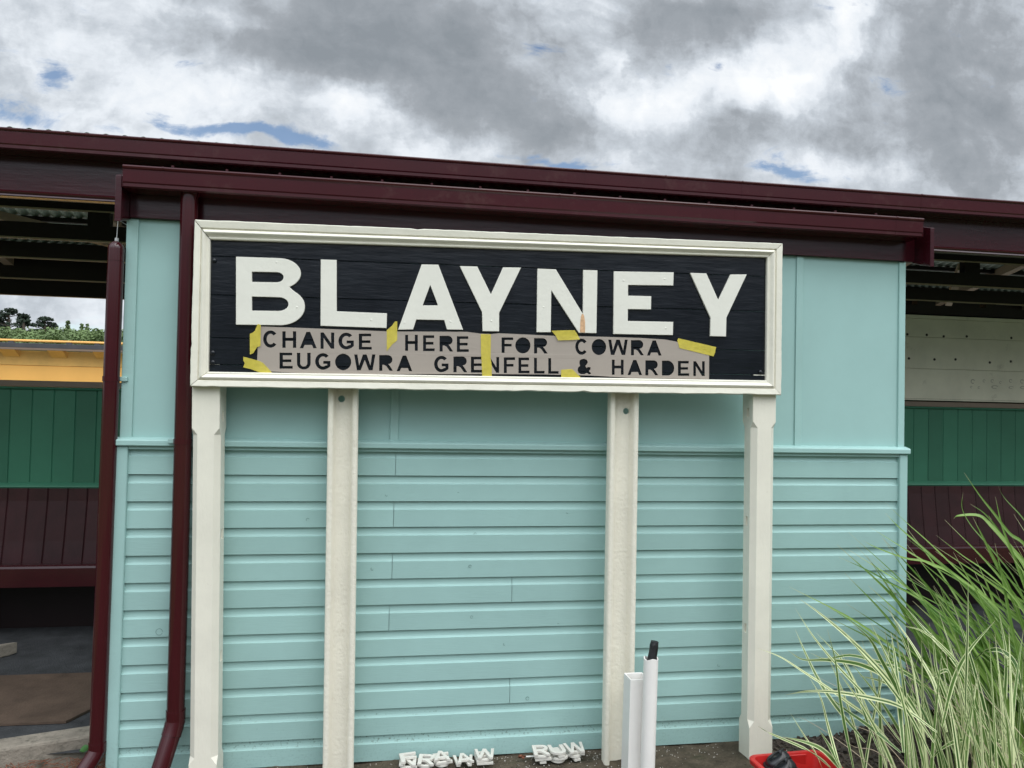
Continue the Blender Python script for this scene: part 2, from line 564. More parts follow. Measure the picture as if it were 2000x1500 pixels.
def recentre(o):                      # move a single-mesh thing's origin to its base
    vs = [v.co.copy() for v in o.data.vertices]
    c = Vector(((min(v.x for v in vs) + max(v.x for v in vs)) / 2, (min(v.y for v in vs) + max(v.y for v in vs)) / 2, min(v.z for v in vs)))
    o.data.transform(Matrix.Translation(-c))
    o.location = c
    return o


def tag(o, label=None, cat=None, group=None, kind=None):
    if label:
        o['label'] = label
    if cat:
        o['category'] = cat
    if group:
        o['group'] = group
    if kind:
        o['kind'] = kind
    return o


def thing(name, loc, label, cat, group=None):
    o = bpy.data.objects.new(name, None)
    o.empty_display_size = 0.1
    col.objects.link(o)
    o.location = loc
    return tag(o, label, cat, group)


def fill2d(loops, depth=0.0, bevel=0.0):            # flat outline with holes -> (verts, faces) in (x, y, z)
    cu_ = bpy.data.curves.new('outline', 'CURVE')
    cu_.dimensions = '2D'
    cu_.fill_mode = 'BOTH'
    cu_.extrude = max(depth / 2 - bevel, 0)
    cu_.bevel_depth = bevel
    cu_.bevel_resolution = 1
    cu_.offset = -bevel
    for lp in loops:
        sp = cu_.splines.new('POLY')
        sp.points.add(len(lp) - 1)
        for p, q in zip(sp.points, lp):
            p.co = (q[0], q[1], 0, 1)
        sp.use_cyclic_u = True
    ob = bpy.data.objects.new('outline', cu_)
    me = bpy.data.meshes.new_from_object(ob)
    vs = [v.co.copy() for v in me.vertices]
    fs = [tuple(p.vertices) for p in me.polygons]
    bpy.data.objects.remove(ob)
    bpy.data.curves.remove(cu_)
    bpy.data.meshes.remove(me)
    return vs, fs


def boolean_cut(o, cutter):
    md = o.modifiers.new('cut', 'BOOLEAN')
    md.object = cutter
    md.operation = 'DIFFERENCE'
    md.solver = 'EXACT'
    dg = bpy.context.evaluated_depsgraph_get()
    me = bpy.data.meshes.new_from_object(o.evaluated_get(dg))
    o.modifiers.clear()
    o.data = me
    bpy.data.objects.remove(cutter)


def arc(cx, cy, rx, ry, a0, a1, n):
    return [(cx + rx * cos(R(a0 + (a1 - a0) * i / n)), cy + ry * sin(R(a0 + (a1 - a0) * i / n))) for i in range(n + 1)]


# ================================================================== GROUND
def sheet(name, x0, x1, y0, y1, nx, ny, zf, mat):
    mb = MB()
    vs = [(x0 + (x1 - x0) * i / nx, y0 + (y1 - y0) * j / ny, 0) for j in range(ny + 1) for i in range(nx + 1)]
    vs = [(x, y, zf(x, y)) for x, y, _ in vs]
    fs = [(j * (nx + 1) + i, j * (nx + 1) + i + 1, (j + 1) * (nx + 1) + i + 1, (j + 1) * (nx + 1) + i) for j in range(ny) for i in range(nx)]
    mb.add(vs, fs)
    o = mb.build(name, mat, smooth=True)
    tag(o, kind='structure')
    return o


g = MB()
g.add([(-900, -300, -.06), (900, -300, -.06), (900, 1500, -.06), (-900, 1500, -.06)], [(0, 1, 2, 3)])
tag(g.build('ground', 'hill'), kind='structure')


def soil_z(x, y):
    z = -0.014 + 0.016 * noise.noise(Vector((x * 3, y * 3, 0))) + 0.010 * noise.noise(Vector((x * 11, y * 11, 3)))
    if x > 1.5:
        z += min(0.05, (x - 1.5) * 0.08) * max(0, min(1, (-y - .02) / .2))
    return z


sheet('garden_soil', -2.6, 6, -6, 0.02, 240, 170, soil_z, 'soil')
f = MB()
f.add([(-7, .12, .045), (9, .12, .045), (9, 2.16, .045), (-7, 2.16, .045)], [(0, 1, 2, 3)])
tag(f.build('platform_asphalt', 'asphalt'), kind='structure')

f = MB()  # unseen pale sheet, added to bounce light up under the shelter roof
f.add([(-9, 2.16, .05), (12, 2.16, .05), (12, 8.6, .05), (-9, 8.6, .05)], [(0, 1, 2, 3)])
tag(f.build('bounce_paving', 'bounce'), kind='structure')

# kerb at the left, running away to the right behind the downpipe
k = MB()
kd = Vector((0.341, 0.1, 0)).normalized()
kn = Vector((-kd.y, kd.x, 0))
k0 = Vector((-1.678, .071, 0))
KL = lambda v: k0 + kd * v.x + kn * v.y + Vector((0, 0, v.z))
k.box(-1.6, .46, 0, .125, -.1, .1, KL)
ko = k.build('kerb', 'concrete', bevel=.012)
tag(ko, kind='structure')
lg = MB()
lg.box(-3.35, -2.42, 1.35, 1.52, .046, .13, lambda v: Vector((v.x - (v.y - 1.35) * -.9, v.y + (v.x + 2.42) * .75, v.z)))
tag(recentre(lg.build('concrete_edging', 'concrete', bevel=.01)), 'low concrete edging strip on the dark floor at the far left', 'edging')
pl = MB()
pts = [at_ for at_ in [(-3.2, .455), (-1.555, .44), (-1.44, .70), (-1.35, 1.05), (-1.35, 1.11), (-3.4, 1.12)]]
vs, fs = fill2d([pts], .012)
pl.add([Vector((v.x, v.y, .054 + v.z)) for v in vs], fs)
tag(recentre(pl.build('ramp_plate', 'plate')), 'brown rusty ramp plate with a clipped corner on the dark platform floor', 'plate')

# ================================================================== SHED
X0, X1 = -1.20, 2.69
shed = thing('weatherboard_shed', (0.75, 0.9, 0), 'pale teal weatherboard shed with maroon gutter standing behind the black station sign', 'shed')
BP = .1215
Ztop1 = 1.325
wb = MB()
joints = {0: [at(773, 900, 0).x], 2: [at(769, 1000, 0).x], 4: [at(766, 1100, 0).x], 6: [at(760, 1205, 0).x], 5: [at(1000, 1150, 0).x], 9: [at(996, 1345, 0).x]}
for kk in range(12):
    zb = Ztop1 - kk * BP
    zt = zb + BP
    jit = random.uniform(-.0012, .0012)
    prof = [(.0 + jit, zb), (.0 + jit, zb + .0805), (.0010 + jit, zb + .0812), (.0054, zb + .0840), (.0082, zb + .0900), (.0098, zb + .0990), (.0104, zt - .003), (.0295, zt - .003), (.0295, zb)]
    if kk == 11:
        prof[0] = (jit, zb + .002)
    xs = [X0 + .03] + joints.get(kk, []) + [X1 - .03]
    for a, b in zip(xs, xs[1:]):
        aa = a + (.0011 if a != xs[0] else 0)
        bb = b - (.0011 if b != xs[-1] else 0)
        wb.prism_x(prof, aa, bb)
clad = wb.build('cladding', 'teal', shed)
for (px, py, r_, a0, a1) in ((311, 1234, .0155, 0, 340), (755, 967, .006, 150, 330), (918, 1106, .0075, 0, 300), (727, 1111, .007, 120, 320), (895, 963, .005, 0, 160), (928, 1043, .007, 20, 200),
                             (601, 1015, .008, 30, 220), (1108, 1001, .005, 180, 330), (1030, 1364, .009, 0, 320), (1404, 1299, .008, 140, 320), (985, 1258, .006, 100, 300), (1090, 1219, .006, 0, 170), (921, 1205, .007, 0, 330)):
    q = at(px, py, -.0004)
    m_ = MB()
    lo_ = arc(0, 0, r_, r_, a0, a1, 14) + arc(0, 0, r_ - .0022, r_ - .0022, a1, a0, 14)
    vs, fs = fill2d([lo_], .0008)
    m_.add([Vector((q.x + v.x, -.0012 + v.z, q.z + v.y)) for v in vs], fs)
    m_.build('nail_mark', 'nail_dent', clad)
core = MB()
core.box(X0 + .04, X1 - .04, .031, 1.9, -.02, 2.478)
core.build('wall', 'teal', shed)
# flat upper panels (three sheets with narrow joints)
b1, b2 = at(771, 800, .012).x, at(1559, 700, .012).x
for a, b in ((X0 + .004, b1 - .001), (b1 + .001, b2 - .001), (b2 + .001, X1 - .004)):
    m_ = MB()
    m_.box(a, b, .012, .03, 1.46, 2.478)
    m_.build('wall_panel', 'teal_panel', shed, bevel=.001, seg=1)
for bx in (b1, b2):
    m_ = MB()
    m_.box(bx - .019, bx + .019, .004, .0119, 1.483, 2.477)
    m_.build('cover_batten', 'teal', shed, bevel=.0015, seg=1)
for a, b, c in ((X0 - .004, X0 + .047, 0), (X1 - .034, X1 + .004, 0)):
    m_ = MB()
    m_.box(a, b, .002, .05, 1.483, 2.477)
    m_.build('corner_trim', 'teal', shed, bevel=.002, seg=1)
for a, b in ((X0 - .012, X0 + .038), (X1 - .034, X1 + .012)):
    m_ = MB()
    m_.box(a, b, -.016, .05, -.03, 1.451)
    m_.build('corner_trim', 'teal', shed, bevel=.003, seg=1)
m_ = MB()
m_.prism_x([(.012, 1.454), (-.028, 1.454), (-.030, 1.457), (-.030, 1.477), (-.026, 1.482), (.012, 1.491)], X0 - .016, X1 + .018)
m_.build('belt_trim', 'teal', shed, bevel=.0012, seg=1)
m_ = MB()
m_.prism_x([(.012, 1.436), (-.012, 1.438), (-.012, 1.4538), (.012, 1.4538)], X0 + .04, X1 - .036)
m_.build('belt_moulding', 'teal', shed)
# fascia board behind the gutter
m_ = MB()
m_.box(X0 + .012, X1 - .006, -.012, .03, 2.4785, 2.665)
m_.build('fascia_board', 'maroon', shed, bevel=.002, seg=1)


def quad_gutter(y, z0, z1, w, x0, x1):        # half-open quad section: bead along the front lip
    h = z1 - z0
    t = .0035
    front = [(y + .012, z0), (y + .004, z0 + .006), (y + .004, z0 + .2 * h), (y, z0 + .26 * h), (y - .002, z1 - .018),
             (y - .007, z1 - .013), (y - .009, z1 - .006), (y - .005, z1), (y + .002, z1 - .002), (y + .003, z1 - .009)]
    inner = [(y + .006, z1 - .02), (y + .006, z0 + .3 * h), (y + .014, z0 + t + .004), (y + w - t, z0 + t), (y + w - t, z1 - .01), (y + w, z1 - .01), (y + w, z0)]
    m = MB()
    m.prism_x(front + inner, x0, x1)
    return m


gut = quad_gutter(-.13, 2.583, 2.680, .112, at(240, 340, -.13).x, at(1803, 435, -.13).x)
gut.box(at(240, 340, -.13).x - .0015, at(240, 340, -.13).x, -.129, -.02, 2.585, 2.672)
gut.box(at(1803, 435, -.13).x, at(1803, 435, -.13).x + .0015, -.129, -.02, 2.585, 2.672)
go = gut.build('gutter', 'maroon_metal', shed, smooth=True, angle=R(28))
for px in (318, 700, 1093, 1437, 1752):
    xx = at(px, 370, -.13).x
    m_ = quad_gutter(-.1312, 2.5815, 2.6812, .112, xx - .004, xx + .004)
    m_.build('gutter_joint', 'maroon_metal', go, smooth=True, angle=R(28))


def corrugated(x0, x1, y0, z0, y1, z1, pitch=.085, amp=.009, per=10, fall=0):
    n = int((x1 - x0) / pitch * per)
    top, bot = [], []
    m = MB()
    for (y, z) in ((y0, z0), (y1, z1)):
        top.append([Vector((x0 + (x1 - x0) * i / n, y, z - fall * (x1 - x0) * i / n + amp * cos(2 * pi * i / per))) for i in range(n + 1)])
        bot.append([Vector((x0 + (x1 - x0) * i / n, y, z - .002 - fall * (x1 - x0) * i / n + amp * cos(2 * pi * i / per))) for i in range(n + 1)])
    k = n + 1
    vs = top[0] + top[1] + bot[1] + bot[0]
    fs = []
    for a in range(4):
        b = (a + 1) % 4
        for i in range(n):
            fs.append((a * k + i, a * k + i + 1, b * k + i + 1, b * k + i))
    m.add(vs, fs)
    return m


rf = corrugated(at(262, 340, -.1).x, X1 - .01, -.105, 2.677, .60, 2.885, .0765)
rfo = rf.build('roof', 'maroon_metal', shed, smooth=True, angle=R(50))
x = at(262, 340, -.1).x + .0765 * 2.02
while x < X1 - .1:
    m_ = MB()
    m_.tube([(x, -.085, 2.695), (x, -.085, 2.703)], .006, 8)
    m_.build('roof_screw', 'maroon_metal', rfo)
    x += .0765 * 3
# barge boards run back along the roof slope at both ends
for xa, xb in ((X0 - .014, X0 + .012), (X1 + .052, X1 + .074)):
    m_ = MB()
    sl = .306
    yb, yf = .58, -.12
    prof = [(yf, 2.434), (yb, 2.434 + (yb - yf) * sl), (yb, 2.655 + (yb - yf) * sl), (yf, 2.637)]
    m_.prism_x(prof, xa, xb)
    m_.build('barge_board', 'maroon', shed, bevel=.002, seg=1)
m_ = MB()       # closes the gap between fascia end and barge board
m_.box(X1 - .0058, X1 + .0515, .0, .03, 2.4788, 2.66)
m_.build('fascia_return', 'maroon', shed)


def bracket(x, y, z, r, parent, side):
    m = MB()
    ring = []
    for dz in (-.011, .011):
        ring.append([Vector((x + (r + .002) * cos(2 * pi * j / 28), y + (r + .002) * sin(2 * pi * j / 28), z + dz)) for j in range(28)])
    m.loft(ring, cap=True)
    o = m.build('bracket', 'maroon_metal', parent)
    m2 = MB()
    m2.box(min(x, x + side * (r + .03)), max(x, x + side * (r + .03)), y + r * .35, y + r * .35 + .012, z - .0105, z + .0105)
    m2.build('bracket_lug', 'teal', parent, bevel=.003, seg=2)
    return o


# downpipe in front of the shed, cranked at the foot
pr = .0375
pa = Vector((-.922, -.062, 2.60))
pb = Vector((-.912, -.062, .262))
dp = MB()
dp.tube([pa + (pb - pa) * t for t in (0, .25, .5, .75, 1)], pr, 32)
dpo = dp.build('downpipe', 'maroon_pvc', shed, smooth=True, angle=R(60))
c = MB()
c.tube([pb + Vector((0, 0, .032)), pb + Vector((0, 0, -.025))], pr + .0035, 32)
c.tube([pb + Vector((0, 0, -.018)), pb + Vector((-.006, -.01, -.05)), pb + Vector((-.011, -.02, -.075))], pr + .004, 32)
c.tube([pb + Vector((-.010, -.018, -.07)), pb + Vector((-.042, -.075, -.215))], pr + .001, 32)
c.tube([pb + Vector((-.040, -.071, -.205)), pb + Vector((-.047, -.083, -.235)), pb + Vector((-.05, -.086, -.27))], pr + .005, 32)
c.build('elbow', 'maroon_pvc', dpo, smooth=True, angle=R(35))
z_ = at(340, 862, -.062).z
bracket(pa.x + .004, -.062, z_, pr, dpo, -1)
# capped standing pipe beside the shed corner
p2t, p2b = Vector((-1.236, -.02, 2.33)), Vector((-1.244, -.02, .13))
r2 = .0335
sp = MB()
dome = [(p2t + Vector((0, 0, .0)), r2)]
for i in range(1, 8):
    a = i / 7 * pi / 2
    dome.append((p2t + Vector((0, 0, .036 * sin(a))), max(r2 * cos(a), .003)))
sp.tube([p2b, p2b.lerp(p2t, .33), p2b.lerp(p2t, .66)] + [d[0] for d in dome], [r2] * 3 + [d[1] for d in dome], 32)
spo = sp.build('downpipe', 'maroon_pvc', shed, smooth=True, angle=R(60))
spo['label'] = 'capped maroon pipe with a domed top at the left corner'
c = MB()
c.tube([p2t + Vector((0, 0, -.055)), p2t + Vector((0, 0, -.053))], r2 + .0012, 32)
c.build('collar', 'maroon_pvc', spo, smooth=True, angle=R(35))
c = MB()
c.tube([p2b + Vector((0, 0, .02)), p2b + Vector((0, 0, -.02))], r2 + .003, 32)
c.build('collar', 'maroon_pvc', spo, smooth=True, angle=R(35))
c = MB()
c.tube([p2b + Vector((0, 0, -.012)), p2b + Vector((-.008, -.01, -.035)), p2b + Vector((-.045, -.055, -.10)), p2b + Vector((-.09, -.1, -.17))], r2 + .002, 32)
c.build('elbow', 'maroon_pvc', spo, smooth=True, angle=R(35))
bracket(-1.239, -.02, at(225, 740, -.02).z, r2, spo, 1)
w = MB()
w.tube([p2t + Vector((.0, 0, .036)), p2t + Vector((.001, 0, .05))], .008, 12)
w.tube([p2t + Vector((0, 0, .048)), p2t + Vector((.004, 0, .132)), p2t + Vector((.03, .04, .118)), p2t + Vector((.06, .1, .11))], .0018, 8)
w.build('wire_stay', 'wire', spo)

# ================================================================== SHELTER
sh = thing('platform_shelter', (1.5, 2.1, 0), 'long maroon platform shelter with gutter and fascia running behind the teal shed', 'shelter')
SX0, SX1 = -7.0, 9.0
gs = quad_gutter(.5, 2.905, 3.011, .115, SX0, SX1)
gso = gs.build('gutter', 'maroon_metal', sh, smooth=True, angle=R(28))
for px, py in ((613, 295), (1144, 335), (1300, 345), (1450, 355), (1800, 380)):
    xx = at(px, py, .5).x
    quad_gutter(.4988, 2.9035, 3.0125, .115, xx - .004, xx + .004).build('gutter_joint', 'maroon_metal', gso, smooth=True, angle=R(28))
m_ = MB()
m_.box(SX0, SX1, .62, .66, 2.705, 2.975)
fo = m_.build('fascia_board', 'maroon', sh, bevel=.002, seg=1)
m_ = MB()
m_.prism_x([(.64, 2.69), (.603, 2.69), (.600, 2.694), (.603, 2.702), (.611, 2.704), (.606, 2.708), (.604, 2.716), (.609, 2.724), (.6195, 2.727), (.64, 2.7)], SX0, SX1)
m_.build('moulding', 'maroon', fo, smooth=True, angle=R(40))
corrugated(SX0, SX1, .56, 3.0275 + .0035 * 5.1, 2.6, 3.47, .0915, .011, fall=.0035).build('roof', 'roof_under', sh, smooth=True, angle=R(50))
corrugated(SX0, SX1, 2.6, 3.47, 4.75, 3.03, .0915, .011).build('roof', 'roof_under', sh, smooth=True, angle=R(50))


def beam(y0, y1, z0, z1, x0=SX0, x1=SX1, edge=True):
    m = MB()
    m.box(x0, x1, y0, y1, z0, z1)
    o = m.build('tie_beam', 'beam', sh)
    if edge:
        m = MB()
        m.box(x0, x1, y0 - .002, y0 + .016, z0 - .010, z0 - .0005)
        m.build('beam_edge', 'tan', o)
    return o


beam(.665, .76, 2.715, 2.96)
beam(1.5, 1.58, 2.655, 2.75)
beam(1.5, 1.56, 2.845, 2.99)
beam(2.05, 2.13, 2.62, 2.717)
beam(3.2, 3.27, 2.634, 2.735)
beam(4.6, 4.66, 2.655, 3.03, edge=False)
for xs in (at(193, 420, 1.5).x, -3.6, -4.8, 4.4, 5.6, 6.9):
    m_ = MB()
    m_.box(xs - .066, xs + .066, 1.502, 1.558, 2.7502, 2.8448)
    m_.build('strut', 'beam', sh)
for xa in (-5.3, -3.9, -2.55, 4.05, 5.2, 6.5, 7.8):       # rafters on the far slope
    m_ = MB()
    sl = (3.03 - 3.47) / 2.15
    m_.prism_x([(2.6, 3.36), (4.6, 3.36 + 2.0 * sl), (4.6, 3.45 + 2.0 * sl), (2.6, 3.45)], xa, xa + .09)
    m_.build('rafter', 'tan', sh)
for xa in (-2.9, 4.9, 6.2):         # braces in plan between the beams
    m_ = MB()
    m_.box(-.04, .04, 0, 1.6, 2.80, 2.86, lambda v, xa=xa: Vector((xa + v.x + v.y * .75, 2.2 + v.y, v.z + .12 - v.y * .04)))
    m_.build('brace', 'tan', sh)
m_ = MB()       # purlins that carry the sheets
for y, z in ((3.0, 3.33), (3.6, 3.205), (4.2, 3.083)):
    m_.box(SX0, SX1, y, y + .05, z, z + .04)
m_.build('purlin', 'beam', sh)


def board_wall(x0, x1, y, z0, z1, w, gap=.005, proud=None):
    m = MB()
    n = int(round((x1 - x0) / w))
    for i in range(n):
        a, b = x0 + i * w, x0 + (i + 1) * w
        m.prism_x  # boards are vertical: built as chamfered boxes
        m.add([(a + gap, y, z0), (b - gap, y, z0), (b, y + gap, z0), (b, y + .02, z0), (a, y + .02, z0), (a, y + gap, z0),
               (a + gap, y, z1), (b - gap, y, z1), (b, y + gap, z1), (b, y + .02, z1), (a, y + .02, z1), (a, y + gap, z1)],
              [(0, 1, 7, 6), (1, 2, 8, 7), (2, 3, 9, 8), (3, 4, 10, 9), (4, 5, 11, 10), (5, 0, 6, 11), (5, 4, 3, 2, 1, 0), (6, 7, 8, 9, 10, 11)])
    return m


# partition wall: green boards, brown cap, green bottom bead; at the right it carries on up behind the name board
WL = (-6.5, -1.0)
WR = (3.6, 8.5)
pwall = board_wall(WL[0], WL[1], 2.05, 1.045, 1.71, .139)
pwall2 = board_wall(WR[0] + .035, WR[1] + .0, 2.05, 1.08, 1.712, .139)
pw1 = pwall.build('partition_wall', 'green_wall', sh)
pw2 = pwall2.build('partition_wall', 'green_wall', sh)
for (a, b), p in ((WL, pw1), (WR, pw2)):
    m_ = MB()
    zz = 1.045 if p is pw1 else 1.082
    m_.prism_x([(2.07, zz - .03), (2.028, zz - .03), (2.022, zz - .02), (2.028, zz - .008), (2.046, zz + .008), (2.07, zz + .008)], a, b)
    m_.build('bead', 'green_wall', p, smooth=True, angle=R(35))
    m_ = MB()
    m_.prism_x([(2.07, 1.700), (2.035, 1.700), (2.03, 1.706), (2.035, 1.715), (2.07, 1.718)], a, b)
    m_.build('bead', 'green_wall', p, smooth=True, angle=R(35))
    m_ = MB()
    m_.box(a, b, 2.038, 2.13, 1.7185, 1.76)
    m_.build('cap_rail', 'brown_trim', p, bevel=.002, seg=1)
    m_ = MB()
    m_.box(a, b, 2.075, 2.15, .046, 1.70)
    m_.build('wall_core', 'beam', p)
m_ = MB()
m_.box(WR[0], WR[1], 2.05, 2.15, 2.50, 2.575)
m_.build('top_plate', 'beam', sh)
for px in (1810, 1936, 2060):
    xs = at(px, 592, 2.05).x
    wid = .085 if px == 1810 else .05
    m_ = MB()
    m_.box(xs - wid, xs + wid, 2.052, 2.12, 2.5752, 2.6195)
    m_.build('strut', 'beam', sh)
m_ = MB()
m_.box(WR[0], WR[1], 2.10, 2.15, 1.7605, 2.4995)
m_.build('wall_core', 'beam', sh)
for px_, yy in ((-6.0, 4.5), (-1.1, 4.5), (3.9, 4.5), (8.0, 4.5)):
    m_ = MB()
    m_.box(px_ - .06, px_ + .06, yy, yy + .12, .04, 2.655)
    if px_ in (-6.0, 8.0):
        m_.build('post', 'beam', sh)
# far platform side at the right is closed by the station building's dark wall
for nm, x0_, x1_, z_seat, lab in (('bench', -6.4, -1.05, .0, 'dark maroon slatted bench under the half height green wall, left of the shed'),
                                  ('bench', 3.62, 8.4, .06, 'dark maroon slatted bench under the blank cream board, right of the shed')):
    bn = thing(nm, ((x0_ + x1_) / 2, 1.85, .045), lab, 'bench', 'benches built along the shelter wall')
    m_ = MB()
    n = int((x1_ - x0_) / .127)
    for i in range(n):
        a = x0_ + i * .127
        b = a + .127
        gp = .006
        rows = [(1.96, .50 + z_seat), (1.985, .66 + z_seat), (2.005, .82 + z_seat), (2.018, .93 + z_seat), (2.022, 1.016 + .6 * z_seat)]
        rings = []
        for (y, z) in rows:
            rings.append([Vector((a + gp, y, z)), Vector((b - gp, y, z)), Vector((b, y + .006, z)), Vector((b, y + .02, z)), Vector((a, y + .02, z)), Vector((a, y + .006, z))])
        m_.loft(rings)
    m_.build('backrest', 'maroon_seat', bn)
    m_ = MB()
    for j in range(4):
        y = 1.69 + j * .072
        m_.box(x0_, x1_, y, y + .062, .487 + z_seat + (.0 if j else -.0), .515 + z_seat)
    m_.build('seat', 'maroon_seat', bn, bevel=.004, seg=1)
    m_ = MB()
    m_.prism_x([(1.65, .425 + z_seat), (1.65, .545 + z_seat), (1.655, .56 + z_seat), (1.672, .566 + z_seat), (1.688, .56 + z_seat), (1.688, .425 + z_seat)], x0_, x1_)
    m_.build('seat_rail', 'maroon', bn, bevel=.002, seg=1)
    for lx in [x0_ + .3 + 1.6 * q for q in range(4)]:
        m_ = MB()
        m_.box(lx - .03, lx + .03, 1.72, 2.0, .046, .486 + z_seat)
        m_.build('leg', 'beam', bn)

# blank name board with the holes of lost letters
nb = thing('blank_signboard', (5.5, 2.03, 1.78), 'aged cream board with rows of empty screw holes above the green wall', 'signboard')
m_ = MB()
zs = [1.768, 1.782, 2.035, 2.30, 2.455, 2.485]
for a, b in zip(zs, zs[1:]):
    off = .0 if a not in (1.768, 2.455) else -.008
    m_.box(3.7, 8.4, 2.02 + off, 2.05, a + .001, b - .0008)
m_.build('board', 'board_white', nb, bevel=.0015, seg=1)
for (px, py) in [(1772, 653), (1810, 654), (1843, 657), (1888, 657), (1975, 660), (1775, 700), (1825, 702), (1866, 702), (1933, 708), (1974, 706)]:
    q = at(px, py, 2.02)
    m_ = MB()
    vs, fs = fill2d([arc(0, 0, .011, .011, 0, 345, 14)], .003)
    m_.add([Vector((q.x + v.x * random.uniform(.9, 1.1), 2.0195 + v.z, q.z + v.y)) for v in vs], fs)
    m_.build('screw_hole', 'hole', nb)
for (px, py, s_) in [(1900, 745, .02), (1922, 744, .013), (1938, 744, .015), (1954, 747, .012), (1974, 744, .016), (1996, 745, .018), (1897, 756, .01), (1912, 757, .011), (1943, 756, .035), (1975, 757, .026), (1998, 757, .03), (2015, 746, .016), (2030, 756, .02)]:
    q = at(px, py, 2.02)
    m_ = MB()
    outer = arc(0, 0, s_, s_ * .45 if s_ > .024 else s_, 20, 300, 14)
    inner = arc(0, 0, s_ * .65, (s_ * .45 if s_ > .024 else s_) * .6, 300, 20, 14)
    vs, fs = fill2d([outer + inner], .0012)
    m_.add([Vector((q.x + v.x, 2.0195 + v.z, q.z + v.y)) for v in vs], fs)
    m_.build('ghost_mark', 'faint', nb)

# ================================================================== STATION SIGN
SO = at(370, 755, -.17)
SE = at(1527, 773, -.26)
es = (SE - SO).normalized()
en = es.cross(Vector((0, 0, 1))).normalized()      # towards the viewer
et = en.cross(es).normalized()
if et.z < 0:
    et = -et
if en.y > 0:
    en = -en


def sp_local(px, py, n=0.0):        # pixel -> (s, t) in the sign's own plane at height n
    v = ray(px, py)
    p0 = SO + en * n
    q = EYE + v * ((p0 - EYE).dot(en) / v.dot(en))
    d = q - SO
    return (d.dot(es), d.dot(et))


def sw(s, t, n):
    return SO + es * s + et * t + en * n


FN = 0.0          # frame front is at n = 0, board face behind it
BN = -.030
sign = thing('station_sign', (.5, -.2, 0), 'long black station name sign with cream frame and letters on four cream posts', 'station sign')
oc = [sp_local(379, 428, FN), sp_local(1530, 475, FN), sp_local(1527, 772, FN), sp_local(370, 755, FN)]      # TL TR BR BL
ic = [sp_local(411, 468, BN + .012), sp_local(1498, 503, BN + .012), sp_local(1496, 743, BN + .012), sp_local(407, 726, BN + .012)]
prof = [(0, -.055), (0, -.008), (.03, -.002), (.06, 0), (.40, -.003), (.43, -.006), (.455, -.011), (.48, -.011), (.50, -.005), (.56, -.001), (.64, .001), (.71, -.002), (.77, -.008),
        (.83, -.0125), (.88, -.0135), (.91, -.0115), (.97, -.013), (1.0, -.016), (1.0, -.032)]
names = ['top', 'right', 'bottom', 'left']
for kx in range(4):
    a, b = kx, (kx + 1) % 4
    nseg = 90 if kx % 2 == 0 else 36
    rings = []
    for i in range(nseg + 1):
        t = i / nseg
        g0 = .0024 if kx in (0, 3) else .0006
        ln = (Vector(oc[b]) - Vector(oc[a])).length
        t = g0 / ln + t * (1 - 2 * g0 / ln)
        ring = []
        chip = 0.0
        for (wv, nn) in prof:
            o_ = Vector(oc[a]).lerp(Vector(oc[b]), t)
            i_ = Vector(ic[a]).lerp(Vector(ic[b]), t)
            q = o_.lerp(i_, wv)
            wob = .0022 * noise.noise(Vector((t * ln * 9, kx * 7.1, 0))) + .0018 * noise.noise(Vector((t * ln * 40, kx * 3.7, 2)))
            if wv < .1:
                dirn = (i_ - o_).normalized()
                ch = max(0, noise.noise(Vector((t * ln * 14, kx * 11.3, 5))) - .38) * .02
                q = q + dirn * (wob + ch)
            ring.append(sw(q.x, q.y, nn + .0008 * noise.noise(Vector((t * ln * 12, wv * 4, kx)))))
        rings.append(ring)
    m_ = MB()
    m_.loft(rings)
    m_.build('frame_rail', 'cream_frame', sign, smooth=True, angle=R(32))
# the black board: five planks
sx0, sx1 = min(p[0] for p in ic) - .02, max(p[0] for p in ic) + .02
st0, st1 = min(p[1] for p in ic) - .012, max(p[1] for p in ic) + .03
bb = MB()
seams = [st0] + [sp_local(950, y, BN)[1] for y in (722, 672, 592, 520)] + [st1]
for a, b in zip(seams, seams[1:]):
    off = random.uniform(-.0012, .0012)
    n = 60
    rows = []
    for (tt, nn) in ((a + .0006, -.004), (a + .0028, 0), (b - .0028, 0), (b - .0006, -.004)):
        rows.append((tt, nn))
    rings = []
    for i in range(n + 1):
        s_ = sx0 + (sx1 - sx0) * i / n
        wv = .0009 * noise.noise(Vector((s_ * 3, a * 9, 1)))
        ring = [sw(s_, tt + .001 * noise.noise(Vector((s_ * 5, tt, 3))), BN + nn + off + wv) for tt, nn in rows]
        ring += [sw(s_, b - .0006, BN - .02), sw(s_, a + .0006, BN - .02)]
        rings.append(ring)
    bb.loft(rings)
bb.build('board', 'sign_black', sign, smooth=True, angle=R(25))
for (px, py) in ((418.5, 509), (415.5, 689), (415.5, 708), (1485, 727)):
    s_, t_ = sp_local(px, py, BN)
    m_ = MB()
    rings = []
    for i in range(6):
        a = i / 5 * pi / 2
        rings.append([sw(s_ + .0105 * cos(a) * cos(2 * pi * j / 16) + 1e-4 * cos(2 * pi * j / 16), t_ + .0105 * cos(a) * sin(2 * pi * j / 16) + 1e-4 * sin(2 * pi * j / 16), BN + .002 + .006 * sin(a)) for j in range(16)])
    m_.loft(rings)
    m_.build('bolt_head', 'sign_black', sign, smooth=True)

